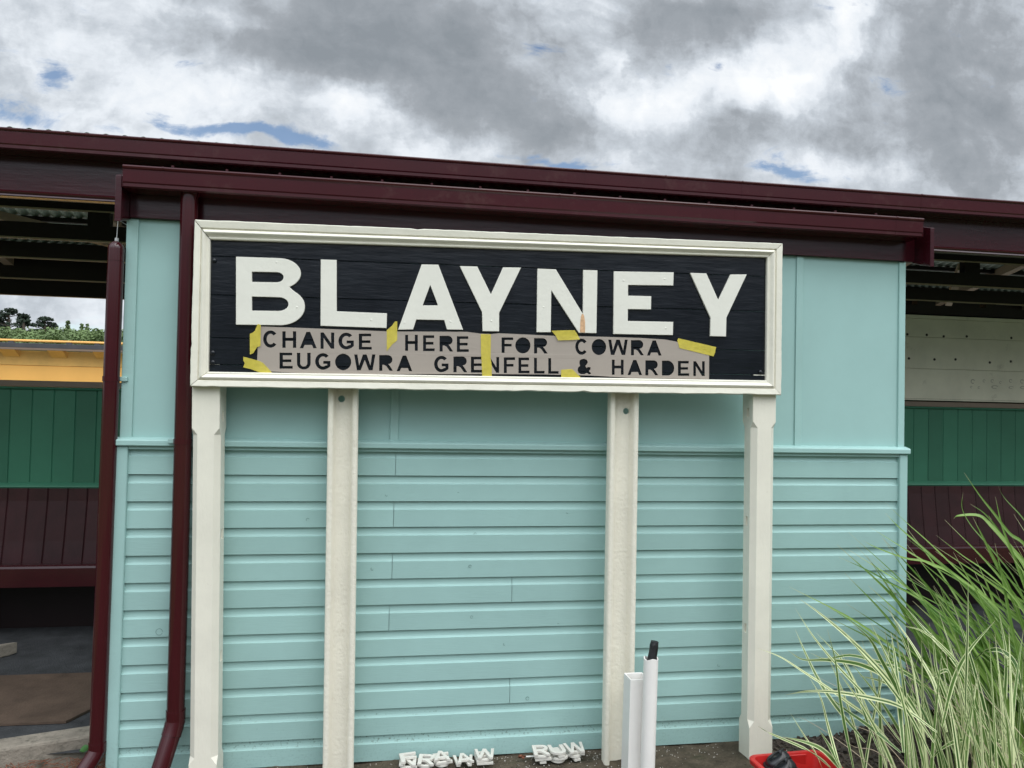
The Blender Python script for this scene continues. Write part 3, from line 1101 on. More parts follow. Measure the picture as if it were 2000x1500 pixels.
# raised letters
LT = {}
LT['L'] = [[(626.5, 506.7), (657.5, 507.8), (657.5, 608), (755.9, 612), (754.8, 640.8), (626, 636.3)]]
LT['A'] = [[(823.5, 516.3), (856.2, 517), (904.5, 644), (873, 643.6), (867.6, 625.2), (813, 624.2), (806.8, 643.4), (777.5, 644)], [(840.3, 556.6), (855.5, 596.5), (825.5, 596.5)]]
LT['Y'] = [[(898, 519.7), (932.2, 520.5), (958.8, 574.8), (982.4, 522.2), (1017.7, 522.7), (975, 610.9), (974.8, 647.2), (942.5, 646.8), (941.6, 609.8)]]
LT['N'] = [[(1049.7, 524.6), (1085.8, 526.2), (1138.6, 613.6), (1139, 527.3), (1166.9, 528), (1164.9, 650.8), (1130.5, 650), (1076.8, 567.2), (1075.6, 648.9), (1048.1, 648.9)]]
LT['E'] = [[(1199, 530), (1316, 531.9), (1314.9, 557.7), (1226.7, 556.6), (1226.7, 577.5), (1272, 578.6), (1271.4, 604.4), (1226.3, 603.7), (1226.2, 626.9), (1314.9, 628.8), (1314.2, 654.6), (1198, 652.3)]]
LT['Y2'] = [[(1348, 533), (1379.7, 534.1), (1403, 586.2), (1427, 536), (1458.5, 536), (1418.8, 620.4), (1418, 657.3), (1387.1, 656.5), (1388, 621.2)]]
B_out = [(460.9, 501.3), (545, 504.2)] + arc(545, 534, 42.5, 29.8, -86, 62, 14) + arc(549, 599, 46.3, 36, -56, 86, 16) + [(549, 635.2), (460.9, 634.1)]
B_h1 = [(491.9, 530.7), (540, 531.6)] + arc(541, 541.5, 13, 9.8, -88, 88, 8) + [(491.9, 550.7)]
B_h2 = [(491.9, 579.2), (543, 580.6)] + arc(544, 594, 19.5, 13.4, -88, 88, 10) + [(491.9, 606.7)]
LT['B'] = [B_out, B_h1, B_h2]
LN = BN + .009
for ch, loops in LT.items():
    lp = [[sp_local(x, y, LN) for x, y in l] for l in loops]
    vs, fs = fill2d(lp, .011, .0014)
    m_ = MB()
    m_.add([sw(v.x, v.y, LN - .0045 + v.z) for v in vs], fs)
    lo = m_.build('letter', 'letter_white', sign)
    # screw bumps under the paint
    bumps = {'Y': [(960, 627)], 'A': [(790, 630), (880, 628)], 'B': [(580, 600), (540, 512)], 'E': [(1218, 548), (1298, 545), (1300, 641)], 'L': [(725, 625)], 'N': [(1062, 600)]}.get(ch, [])
    for (bx, by) in bumps:
        s_, t_ = sp_local(bx, by, LN)
        m_ = MB()
        r_ = .0055
        rings = [[sw(s_ + r_ * cos(a) * cos(2 * pi * j / 12) + 1e-4 * cos(j), t_ + r_ * cos(a) * sin(2 * pi * j / 12), LN + .0005 + .0016 * sin(a)) for j in range(12)] for a in (0, .5, 1.0, 1.45)]
        m_.loft(rings)
        m_.build('screw_bump', 'letter_white', lo, smooth=True)
    if ch == 'N':
        lp = [[sp_local(x, y, LN) for x, y in [(1136.2, 613.5), (1138.6, 613), (1140.6, 617), (1142.6, 628), (1142.6, 649.5), (1132.6, 649.2), (1133.4, 628), (1134.6, 618)]]]
        vs, fs = fill2d(lp, .0006)
        m_ = MB()
        m_.add([sw(v.x, v.y, LN + .0014 + v.z) for v in vs], fs)
        m_.build('rust_run', material('rust_run', (0.62, 0.38, 0.21), 0.6, 0.25, 90), lo)

# stop-chamfered timber posts
yaw = math.atan2(es.y, es.x)


def timber_post(px_top, px_bot, Yf, ztop, zbot, stop_t, stop_b, w=.117, d=.115, slots=(), slot_side=1):
    a, b = at(px_top[0], px_top[1], Yf), at(px_bot[0], px_bot[1], Yf)
    lean = (a.x - b.x) / (a.z - b.z)
    rings = []
    ch = .024
    ex, ey = Vector((cos(yaw), sin(yaw), 0)), Vector((-sin(yaw), cos(yaw), 0))
    for z, c_ in ((zbot, .002), (stop_b - .03, .002), (stop_b, ch), ((stop_b + stop_t) / 2, ch), (stop_t - .028, ch), (stop_t, .002), (ztop, .002)):
        o_ = Vector((b.x + lean * (z - b.z), Yf, z))
        sec = [(c_, 0), (w - c_, 0), (w, c_), (w, d - c_), (w - c_, d), (c_, d), (0, d - c_), (0, c_)]
        rings.append([o_ + ex * x + ey * y for x, y in sec])
    m = MB()
    m.loft(rings)
    o = m.build('post', 'cream', sign, smooth=False)
    for (px, py) in slots:
        z = at(px, py, Yf + .06).z
        o_ = Vector((b.x + lean * (z - b.z), Yf, z)) + ex * (w if slot_side > 0 else 0) + ey * (d * .5)
        c = MB()
        c.box(-.012, .012, -.011, .011, -.022, .022, lambda v: o_ + ex * v.x + ey * v.y + Vector((0, 0, v.z)))
        co = c.build('cutter', None)
        co.location = o.location
        co.parent = o.parent
        bpy.context.view_layer.update()
        boolean_cut(o, co)
    return o


timber_post((375, 765), (368, 1480), -.135, sw(0.1, .1, 0).z, -.06, at(400, 842, -.135).z + .012, at(400, 1480, -.135).z, slots=((440, 812), (433, 1042), (429, 1280)), slot_side=1)
tp2x = at(1470, 785, -.225)
timber_post((1471, 785), (1463, 1480), -.225, sw(2.6, .1, 0).z, -.06, at(1490, 829, -.225).z + .012, at(1490, 1408, -.225).z, slots=((1462, 806), (1457, 1017), (1455, 1226)), slot_side=-1)


def iron_post(px_l, px_r, py, bl, br, hole, Y):
    a0, a1 = at(px_l, py, Y), at(px_r, py, Y)
    b0, b1 = at(bl, 1490, Y), at(br, 1490, Y)
    zt, zb = a0.z + .35, -.05
    lean = ((a0.x + a1.x) / 2 - (b0.x + b1.x) / 2) / (a0.z - b0.z)
    w_ = a1.x - a0.x
    xc = lambda z: (b0.x + b1.x) / 2 + lean * (z - b0.z)
    d, f, t = .052, .026, .012
    h = w_ / 2
    sec = [(-h, d), (-h, .006), (-h + .006, 0), (-h + f - .006, 0), (-h + f, .006), (-h + f + .006, d - t - .008), (-h + f + .014, d - t), (h - f - .014, d - t), (h - f - .006, d - t - .008),
           (h - f, .006), (h - f + .006, 0), (h - .006, 0), (h, .006), (h, d)]
    rings = []
    for i in range(41):
        z = zb + (zt - zb) * i / 40
        rings.append([Vector((xc(z) + x, Y + y, z)) for x, y in sec])
    m = MB()
    m.loft(rings)
    o = m.build('iron_post', 'cream_iron', sign, smooth=True, angle=R(50))
    q = at(hole[0], hole[1], Y + d - t)
    c = MB()
    c.tube([(q.x, Y - .02, q.z), (q.x, Y + d + .02, q.z)], .0155, 24)
    co = c.build('cutter', None)
    co.location = o.location
    co.parent = o.parent
    bpy.context.view_layer.update()
    boolean_cut(o, co)
    return o


iron_post(640.5, 700, 765, 630, 690, (667, 779), -.125)
iron_post(1193, 1249, 770, 1180, 1238, (1223, 803), -.175)

# ================================================================== STENCIL
T_ = .205


def ell(cx, cy, rx, ry, a0, a1, n=18):
    return arc(cx, cy, rx, ry, a0, a1, n)


def glyph(ch, solid=True):
    """outline loops in a unit box, y up; solid = a stencil cut without its counters"""
    t = T_
    th = t * 1.05
    if ch == 'C':
        return [ell(.5, .5, .5, .5, 38, 322, 26) + ell(.5, .5, .5 - t * 1.15, .5 - t * .95, 318, 42, 22)]
    if ch == 'G':
        return [ell(.5, .5, .5, .5, 42, 300, 24) + [(.80, .075), (.98, .2), (.98, .53), (.52, .53), (.52, .36), (.77, .36), (.77, .27)] + ell(.5, .5, .5 - t * 1.15, .5 - t * .95, 305, 46, 20)]
    if ch == 'O':
        o = [ell(.5, .5, .5, .5, 0, 352, 34)]
        return o if solid else o + [ell(.5, .5, .5 - t * 1.1, .5 - t, 0, 352, 26)]
    if ch == 'D':
        o = [[(0, 0), (.45, 0)] + ell(.45, .5, .55, .5, -85, 85, 18) + [(.45, 1), (0, 1)]]
        return o if solid else o + [[(t, t), (.45, t)] + ell(.45, .5, .55 - t, .5 - t, -85, 85, 14) + [(.45, 1 - t), (t, 1 - t)]]
    if ch == 'H':
        return [[(0, 0), (t * 1.15, 0), (t * 1.15, .42), (1 - t * 1.15, .42), (1 - t * 1.15, 0), (1, 0), (1, 1), (1 - t * 1.15, 1), (1 - t * 1.15, .61), (t * 1.15, .61), (t * 1.15, 1), (0, 1)]]
    if ch == 'E':
        s = t * 1.25
        return [[(0, 0), (1, 0), (1, .17), (s, .17), (s, .41), (.9, .41), (.9, .58), (s, .58), (s, .83), (.96, .83), (.96, 1), (0, 1)]]
    if ch == 'F':
        s = t * 1.3
        return [[(0, 0), (s, 0), (s, .41), (.86, .41), (.86, .58), (s, .58), (s, .83), (1, .83), (1, 1), (0, 1)]]
    if ch == 'L':
        s = t * 1.35
        return [[(0, 0), (1, 0), (1, .17), (s, .17), (s, 1), (0, 1)]]
    if ch == 'N':
        s = t * 1.12
        return [[(0, 0), (s, 0), (s, .66), (1 - s, 0), (1, 0), (1, 1), (1 - s, 1), (1 - s, .34), (s, 1), (0, 1)]]
    if ch == 'U':
        s = t * 1.2
        return [[(0, 1), (0, .36)] + ell(.5, .36, .5, .37, 180, 360, 18)[1:-1] + [(1, .36), (1, 1), (1 - s, 1), (1 - s, .36)] + ell(.5, .36, .5 - s, .19, 360, 180, 14)[1:-1] + [(s, .36), (s, 1)]]
    if ch == 'W':
        s = .155
        return [[(.13, 0), (.31, 0), (.5, .66), (.69, 0), (.87, 0), (1, 1), (1 - s, 1), (.765, .30), (.585, 1), (.415, 1), (.235, .30), (s, 1), (0, 1)]]
    if ch == 'A':
        o = [[(0, 0), (.2, 0), (.285, .2), (.715, .2), (.8, 0), (1, 0), (.61, 1), (.39, 1)]]
        return o if solid else o + [[(.36, .37), (.64, .37), (.5, .77)]]
    if ch == 'R':
        s = t * 1.12
        o = [[(0, 0), (s, 0), (s, .38), (.36, .38), (.52, .3), (.76, 0), (1, 0), (.76, .33), (.66, .43)] + ell(.62, .71, .34, .29, -62, 88, 14) + [(0, 1)]]
        return o if solid else o + [[(s, .57), (.58, .57)] + ell(.6, .70, .14, .125, -80, 80, 8) + [(s, .835)]]
    if ch == 'B':
        o = [[(0, 0), (.6, 0)] + ell(.6, .285, .4, .285, -85, 60, 12) + ell(.57, .76, .36, .24, -50, 88, 12) + [(0, 1)]]
        s = t * 1.15
        return o if solid else o + [[(s, .17), (.58, .17)] + ell(.6, .285, .15, .115, -80, 80, 8) + [(s, .41)], [(s, .58), (.55, .58)] + ell(.57, .71, .13, .115, -80, 80, 8) + [(s, .84)]]
    if ch == 'I':
        return [[(.3, 0), (.7, 0), (.7, 1), (.3, 1)]]
    if ch == 'S':
        return [ell(.5, .73, .46, .27, 20, 270, 16) + ell(.5, .27, .27, .1, 88, -88, 10) + ell(.5, .27, .27, .12, -92, -160, 6) + ell(.5, .27, .5, .27, 195, 440, 18) + ell(.5, .73, .24, .105, 268, 92, 10) + ell(.5, .73, .25, .11, 88, 20, 6)]
    if ch == '&':
        z = [(800, 450), (803, 432), (820, 421), (840, 419), (860, 428), (868, 445), (862, 462), (848, 478), (860, 497), (866, 486), (892, 490), (888, 508), (877, 521), (896, 540), (878, 549), (861, 536), (840, 546), (812, 546), (792, 533), (785, 512), (790, 492), (806, 476), (801, 463)]
        return [[((x - 785) / 111, 1 - (y - 419) / 130) for x, y in z]]
    return []


def slab_noise(x):
    return .0015 * noise.noise(Vector((x * 6, 0, 8)))


words = [  # (letters with their left and right edges, top/bottom of the first and of the last letter)
    ([('C', 514, 543), ('H', 551.5, 578.6), ('A', 585.6, 618.7), ('N', 626, 652.8), ('G', 661, 691.7), ('E', 700.8, 726)], (646, 678.5), (651.6, 682.8)),
    ([('H', 791.3, 816), ('E', 826.3, 848.9), ('R', 858.5, 885), ('E', 892.3, 915.6)], (654, 685), (656.8, 687.3)),
    ([('F', 979.6, 1002.4), ('O', 1006.5, 1036), ('R', 1043, 1069.6)], (659, 689), (660.5, 690.5)),
    ([('C', 1123.6, 1148.3), ('O', 1155.5, 1183.8), ('W', 1188, 1226), ('R', 1232.3, 1257.3), ('A', 1263.5, 1292)], (662, 692.3), (665, 694.5)),
    ([('E', 546, 571.7), ('U', 580, 606.7), ('G', 615.6, 646), ('O', 654.5, 686), ('W', 691.7, 733.2), ('R', 740.6, 767.5), ('A', 774.7, 805.2)], (688.8, 720), (694.3, 725)),
    ([('G', 847.9, 876.5), ('R', 885.6, 912.7), ('E', 919.7, 943.5), ('N', 951.5, 974.8), ('F', 984, 1006), ('E', 1012.5, 1034.3), ('L', 1043, 1063.6), ('L', 1070.8, 1091)], (695.6, 726.5), (699.5, 730)),
    ([('&', 1128, 1154.8)], (700.8, 731.5), (700.8, 731.5)),
    ([('H', 1195, 1218), ('A', 1225.6, 1254), ('R', 1260.4, 1285.6), ('D', 1292.8, 1316.8), ('E', 1324, 1346), ('N', 1354, 1376.3)], (702.5, 732), (705.6, 734.4)),
]
NSH = BN + .0042
outline_px = [(509, 637.5), (640, 642.5), (756, 647.2), (900, 648), (912, 648.2), (938, 651.5), (959, 652.4), (973.6, 650.8), (1074, 655.5), (1180, 657.8), (1250, 660), (1300, 663.2), (1324, 668), (1350, 678),
              (1385, 692), (1384.7, 740.4), (1228, 737.8), (1156, 733.6), (1060, 731.2), (959, 730.6), (870, 730.8), (792, 730.6), (690, 731), (576, 728.2), (503, 724), (502.4, 703), (503.5, 676), (508, 674)]
loops = [[sp_local(x, y, NSH) for x, y in outline_px]]
for letters, (t0, b0), (t1, b1_) in words:
    xa, xb = letters[0][1], letters[-1][1]
    for ch, l, r in letters:
        u = 0 if xb == xa else (l - xa) / (xb - xa)
        top, bot = t0 + (t1 - t0) * u, b0 + (b1_ - b0) * u
        over = .6 if ch in 'COGU' else 0
        for lp in glyph(ch, True):
            loops.append([sp_local(l + x * (r - l), bot + over - y * (bot - top + 2 * over), NSH) for x, y in lp])
vs, fs = fill2d(loops, .0012)
m_ = MB()
m_.add([sw(v.x, v.y, NSH + v.z + .0006 * noise.noise(Vector((v.x * 9, v.y * 9, 0)))) for v in vs], fs)
st_o = recentre(m_.build('letter_stencil', 'stencil', None))
tag(st_o, 'beige stencil sheet with cut-out words CHANGE HERE FOR COWRA, taped to the black sign', 'stencil')

tapes = [
    ([(502.8, 633.6), (506, 632.8), (509.3, 634.8), (508.8, 675.6), (502, 678), (494.4, 690), (488, 692.4), (488, 651.6), (493, 650), (498, 645.6)], 'yellow masking tape strip hanging vertically before the C of CHANGE'),
    ([(475.3, 696.5), (490, 700.5), (506, 704.8), (514, 709), (520.7, 716), (532, 728.5), (519, 729), (507.3, 727.5), (490, 721), (474.8, 717.3), (478, 709.3), (475.2, 704)], 'torn yellow tape strip at the bottom left corner of the stencil'),
    ([(771.6, 627.8), (775.9, 627.6), (775.9, 664.8), (765.6, 673.2), (762, 678), (755.3, 685.9), (755.3, 645), (765.6, 636)], 'pointed yellow tape strip between the words CHANGE and HERE'),
    ([(938.8, 652.4), (958.7, 652.9), (958.5, 700), (960.6, 715), (960.4, 737), (942, 736.5), (941, 715), (939.4, 690)], 'longest yellow tape strip, vertical across the N of GRENFELL'),
    ([(1076.8, 646), (1100, 645.2), (1122.4, 645), (1127, 652), (1133, 662.9), (1110, 664.2), (1090, 664.8), (1085, 655)], 'yellow tape strip under the big N, above the word COWRA'),
    ([(1096, 722), (1117.6, 720.7), (1125, 728), (1134, 736.8), (1132, 738.7), (1110, 739.3), (1096, 738.7)], 'short yellow tape piece at the lower edge before the ampersand'),
    ([(1324.7, 660.5), (1360, 668.8), (1398.9, 678), (1397, 685), (1397, 688), (1393.6, 696), (1360, 687.8), (1326.9, 679.7), (1325, 672), (1322.8, 664.8)], 'slanting yellow tape strip at the top right corner of the stencil'),
]
for i, (pts, lab) in enumerate(tapes):
    nn = BN + .0108 if i in (0, 4) else BN + .0062
    cxx = sum(p[0] for p in pts) / len(pts)
    lp = [[sp_local(x, y, nn) for x, y in pts]]
    vs, fs = fill2d(lp, 0.0006)
    m_ = MB()
    m_.add([sw(v.x, v.y, nn + v.z + .0008 * noise.noise(Vector((v.x * 25, v.y * 25, i)))) for v in vs], fs)
    tag(recentre(m_.build('tape_strip', 'tape', None)), lab, 'tape', 'yellow tape strips on the sign')

# ================================================================== THINGS AT THE FOOT OF THE WALL
# white square PVC post
def hollow_square(name, x0, x1, y0, y1, z0, z1, t, mat):
    m = MB()
    o_ = [(x0, y0), (x1, y0), (x1, y1), (x0, y1)]
    i_ = [(x0 + t, y0 + t), (x1 - t, y0 + t), (x1 - t, y1 - t), (x0 + t, y1 - t)]
    rings = [[Vector((x, y, z0)) for x, y in o_], [Vector((x, y, z1)) for x, y in o_], [Vector((x, y, z1)) for x, y in i_], [Vector((x, y, z0 + .02)) for x, y in i_]]
    m.loft(rings)
    return m.build(name, mat, None, bevel=.003, seg=2)


sqL, sqR = at(1234, 1330, -.40).x, at(1300, 1330, -.40).x
ps = hollow_square('square_pipe', 0, .088, 0, .088, 0, .49, .006, 'white_pvc')
ps.location = (at(1234, 1334, -.40).x - .012, -.40, -.018)
ps.rotation_euler = (R(-.8), R(1.0), R(2))
tag(ps, 'open white square pipe standing upright before the right iron post', 'pipe')
rp = MB()
c0, c1 = on_ground(1264, 1515, 0), at(1271.5, 1285, -.44)
c0 = Vector((at(1264, 1500, -.44).x, -.44, -.02))
rr_ = .0315
rings = []
NS = 28
tot = [(0, rr_), (1, rr_), (1, rr_ - .004), (.8, rr_ - .004)]
ax = (c1 - c0)
for t, r_ in tot:
    p = c0 + ax * t
    rings.append([p + Vector((cos(2 * pi * j / NS) * r_, sin(2 * pi * j / NS) * r_, (.004 * sin(2 * pi * j / NS * 3) if t == 1 else 0))) for j in range(NS)])
rp.loft(rings)
tag(recentre(rp.build('round_pipe', 'white_pvc', None, smooth=True, angle=R(40))), 'white round pipe with a black stub in its open top', 'pipe')
ck = MB()
q0, q1 = at(1271, 1300, -.44), at(1279, 1253, -.435)
ck.tube([q0 + (q1 - q0) * t for t in (-.6, 0, .3, .6, .85, 1)], [.018, .019, .0195, .019, .0195, .017], 14)
for i, v in enumerate(ck.v):
    n_ = noise.noise(Vector(v) * 60)
    ck.v[i] = (v[0] + n_ * .004, v[1] + n_ * .003, v[2] + n_ * .005)
cko = ck.build('rubber_stub', 'black_rubber', None)
recentre(cko)
tag(cko, 'ragged black rubber stub sticking out of the white round pipe', 'stub')

# loose plastic letters, stacked
LETG = 'loose white plastic letters on the soil'
def loose_letter(ch, cx, cy, z, size, rot, tilt, label, wid=.85):
    lp = [[((x - .5) * size * wid, (y - .5) * size) for x, y in l] for l in glyph(ch, False)]
    vs, fs = fill2d(lp, .0105, .0008)
    m = MB()
    m.add(vs, fs)
    o = m.build('plastic_letter', 'white_plastic', None)
    o.location = (cx, cy, z)
    o.rotation_euler = (R(tilt), R(random.uniform(-3, 3)), R(rot))
    tag(o, label, 'letter', LETG)
    return o


stacks = [  # px centre, letters from bottom up
    (797, 1486, 'LNF', 'leftmost stack'), (831, 1488, 'SR', 'second stack from the left'), (862, 1484, 'OEA', 'third stack from the left'),
    (904, 1486, 'WA', 'fourth stack from the left'), (945, 1481, 'EBW', 'fifth stack from the left'),
    (1056, 1481, 'IEBR', 'first stack of the right trio'), (1088, 1480, 'OSIU', 'middle stack of the right trio'), (1120, 1476, 'ICAW', 'last stack of the right trio')]
ordn = {2: ['bottom', 'top'], 3: ['bottom', 'middle', 'top'], 4: ['bottom', 'second lowest', 'second highest', 'top']}
for px, py, chs, where in stacks:
    base = on_ground(px, py, .0)
    base.y = min(base.y, -.06)
    for i, ch in enumerate(chs):
        tl = random.uniform(-2, 2)
        wd = 1.05 if ch == 'W' else .85
        loose_letter(ch, base.x + random.uniform(-.005, .005), base.y - .012 + random.uniform(-.004, .004), .006 + i * .0125, .09, random.uniform(-9, 9), tl,
                     'white plastic letter %s, %s of the %s' % (ch, ordn[len(chs)][i], where), wd)

# small red rubber scrap with a grey strip between the letter stacks
sc = MB()
q = on_ground(1018, 1478, .0)
q.y = -.07
pts3 = [q + Vector((random.uniform(-.018, .018), random.uniform(-.018, .018), .006 + random.uniform(0, .008))) for _ in range(9)]
sc.tube(pts3, .0045, 8)
so_ = sc.build('rubber_scrap', 'straw', None, smooth=True)
tag(recentre(so_), 'small crumpled red brown scrap on the soil beside the right letter stacks', 'scrap')
sc = MB()
sc.box(q.x + .012, q.x + .07, q.y - .006, q.y + .006, .004, .007)
tag(recentre(sc.build('plastic_strip', 'white_pvc', None, bevel=.001, seg=1)), 'thin pale plastic strip lying beside the red brown scrap', 'strip')

# red tub with a pair of black pads
tub = thing('red_tub', (1.78, -.55, 0), 'red plastic tub holding black pads at the foot of the right post', 'tub')
m_ = MB()
TZ = .142
ca = on_ground(1468, 1493, TZ)
cb = on_ground(1598, 1464, TZ)
cc_ = on_ground(1640, 1497, TZ)
tx0, ty1 = ca.x + .022, cb.y + .0
tx1 = cc_.x + .012
ty0 = ty1 - .27


def rrect(x0, x1, y0, y1, r, z, n=6):
    out = []
    for (cx, cy, a) in ((x1 - r, y1 - r, 0), (x0 + r, y1 - r, 90), (x0 + r, y0 + r, 180), (x1 - r, y0 + r, 270)):
        out += [Vector((cx + r * cos(R(a + 90 * i / n)), cy + r * sin(R(a + 90 * i / n)), z)) for i in range(n + 1)]
    return out


tcx, tcy = (tx0 + tx1) / 2, (ty0 + ty1) / 2


def trot(vs):
    a = R(3)
    return [Vector((tcx + (v.x - tcx) * cos(a) - (v.y - tcy) * sin(a), tcy + (v.x - tcx) * sin(a) + (v.y - tcy) * cos(a), v.z)) for v in vs]


rings = [rrect(tx0 + .035, tx1 - .035, ty0 + .035, ty1 - .035, .03, 0), rrect(tx0 + .016, tx1 - .016, ty0 + .016, ty1 - .016, .035, TZ - .022),
         rrect(tx0 + .002, tx1 - .002, ty0 + .002, ty1 - .002, .04, TZ - .022), rrect(tx0, tx1, ty0, ty1, .042, TZ - .004), rrect(tx0 + .004, tx1 - .004, ty0 + .004, ty1 - .004, .04, TZ),
         rrect(tx0 + .02, tx1 - .02, ty0 + .02, ty1 - .02, .032, TZ), rrect(tx0 + .022, tx1 - .022, ty0 + .022, ty1 - .022, .03, TZ - .006), rrect(tx0 + .04, tx1 - .04, ty0 + .04, ty1 - .04, .026, .006)]
m_.loft([trot(r) for r in rings])
m_.build('tub_body', 'red', tub, smooth=True, angle=R(40))
m_ = MB()
hx = tx0 + (tx1 - tx0) * .62
m_.box(hx - .05, hx + .05, ty1 - .024, ty1 - .0185, TZ - .05, TZ - .006)
m_.build('grip', 'red', tub, bevel=.002, seg=1)
for i, (px, py, zc, rot_, lab) in enumerate(((1520, 1478, .15, 20, 'black shiny knee pad leaning at the back of the red tub'), (1531, 1494, .135, -10, 'black shiny knee pad lying in front in the red tub'))):
    q = on_ground(px, py, zc)
    kp = thing('knee_pad', (q.x, q.y, zc - .05), lab, 'knee pad', 'pair of black knee pads in the red tub')
    m_ = MB()
    rings = []
    for a in range(0, 8):
        th_ = a / 7 * pi / 2
        rings.append([Vector((q.x + .056 * cos(th_) * cos(2 * pi * j / 26) * (1 + .15 * sin(th_)) + 1e-4 * cos(2 * pi * j / 26), q.y + .045 * cos(th_) * sin(2 * pi * j / 26) + 1e-4 * sin(2 * pi * j / 26),
                              zc - .03 + .048 * sin(th_) + .012 * cos(2 * pi * j / 26))) for j in range(26)])
    m_.loft(rings)
    m_.build('shell', 'black_shell', kp, smooth=True)
    m_ = MB()
    m_.tube([Vector((q.x + .0595 * cos(2 * pi * j / 26), q.y + .048 * sin(2 * pi * j / 26), zc - .028 + .012 * cos(2 * pi * j / 26))) for j in range(27)], .006, 8)
    m_.build('rim', 'black_rubber', kp, smooth=True)
    m_ = MB()
    m_.tube([Vector((q.x - .05 + .1 * t, q.y - .01 + .02 * t, zc - .005 + .025 * sin(pi * t) + .002)) for t in [j / 12 for j in range(13)]], .0042, 8)
    m_.tube([Vector((q.x + .0 + .05 * t, q.y - .02 + .05 * t, zc + .022 - .01 * t + .012 * sin(pi * t))) for t in [j / 8 for j in range(9)]], .0035, 8)
    m_.build('strap', 'black_rubber', kp, smooth=True)

# grit, needles and bark litter
gr = MB()
for _ in range(520):
    x, y = random.uniform(-.7, 2.6), -abs(random.gauss(0, .13)) - .01
    if random.random() < .3:
        x = random.gauss(.9, .25)
    r_ = random.uniform(.0012, .0042)
    z = soil_z(x, y) + r_ * .4
    vs = [Vector((x, y, z)) + Vector(d) * r_ * random.uniform(.6, 1.3) for d in ((1, 0, 0), (0, 1, 0), (-1, 0, 0), (0, -1, 0), (0, 0, 1), (0, 0, -1))]
    gr.add(vs, [(0, 1, 4), (1, 2, 4), (2, 3, 4), (3, 0, 4), (1, 0, 5), (2, 1, 5), (3, 2, 5), (0, 3, 5)])
tag(gr.build('grit', 'stone', None), 'pale grit scattered over the soil along the foot of the wall', 'grit', kind='stuff')
bk = MB()
for _ in range(1500):
    x = random.uniform(1.9, 3.4)
    y = random.uniform(-.5, .02) if x < 2.72 else random.uniform(-.6, .3)
    hgt = max(0, .07 * math.exp(-((x - 2.62) / .34) ** 2) * math.exp(-((y + .1) / .2) ** 2))
    L_, W_, H_ = random.uniform(.005, .024), random.uniform(.003, .010), random.uniform(.002, .006)
    Mx = Matrix.Rotation(random.uniform(0, pi), 3, 'Z') @ Matrix.Rotation(random.uniform(-.9, .9), 3, 'Y')
    z = soil_z(x, y) + hgt * random.uniform(.3, 1)
    bk.box(-L_, L_, -W_, W_, -H_, H_, lambda v, x=x, y=y, z=z, Mx=Mx: Mx @ v + Vector((x, y, z)))
tag(bk.build('bark_mulch', 'bark', None), 'dark bark mulch heaped against the right end of the shed', 'mulch', kind='stuff')
nd = MB()
for _ in range(260):
    x, y = random.uniform(-1.75, -1.2), random.uniform(-.12, .1)
    a = random.uniform(0, 2 * pi)
    l_ = random.uniform(.02, .06)
    z = .005 + random.uniform(0, .025)
    d = Vector((cos(a), sin(a), random.uniform(-.2, .2))) * l_
    p = Vector((x, y, z))
    nd.tube([p - d, p + Vector((0, 0, .004)), p + d], .0011, 4)
tag(nd.build('needle_litter', 'straw', None), 'rusty brown needle litter at the foot of the kerb', 'litter', kind='stuff')
# single weed leaf by the kerb
lf = MB()
q = at(168, 1463, .0)
vs = []
for i in range(9):
    t = i / 8
    w_ = .016 * sin(pi * min(1, t * 1.02 + .02)) ** .8
    c_ = q + Vector((.042 * t - .02, -.015, .012 * t + .004 * sin(pi * t)))
    vs += [c_ + Vector((0, 0, w_)), c_ + Vector((0, -.004, 0)), c_ - Vector((0, 0, w_))]
fs = []
for i in range(8):
    for j in range(2):
        fs.append((i * 3 + j, i * 3 + j + 1, i * 3 + j + 4, i * 3 + j + 3))
wd_ = thing('weed', (q.x + .03, -.02, 0), 'single green leaf of a small weed at the end of the kerb', 'weed')
lf.add(vs, fs)
lf.build('leaf', 'weed', wd_, smooth=True)
m_ = MB()
m_.tube([q + Vector((.022, -.015, .012)), q + Vector((.035, -.02, -.03)), Vector((q.x + .035, -.02, -.01))], .0015, 6)
m_.build('stem', 'weed', wd_)


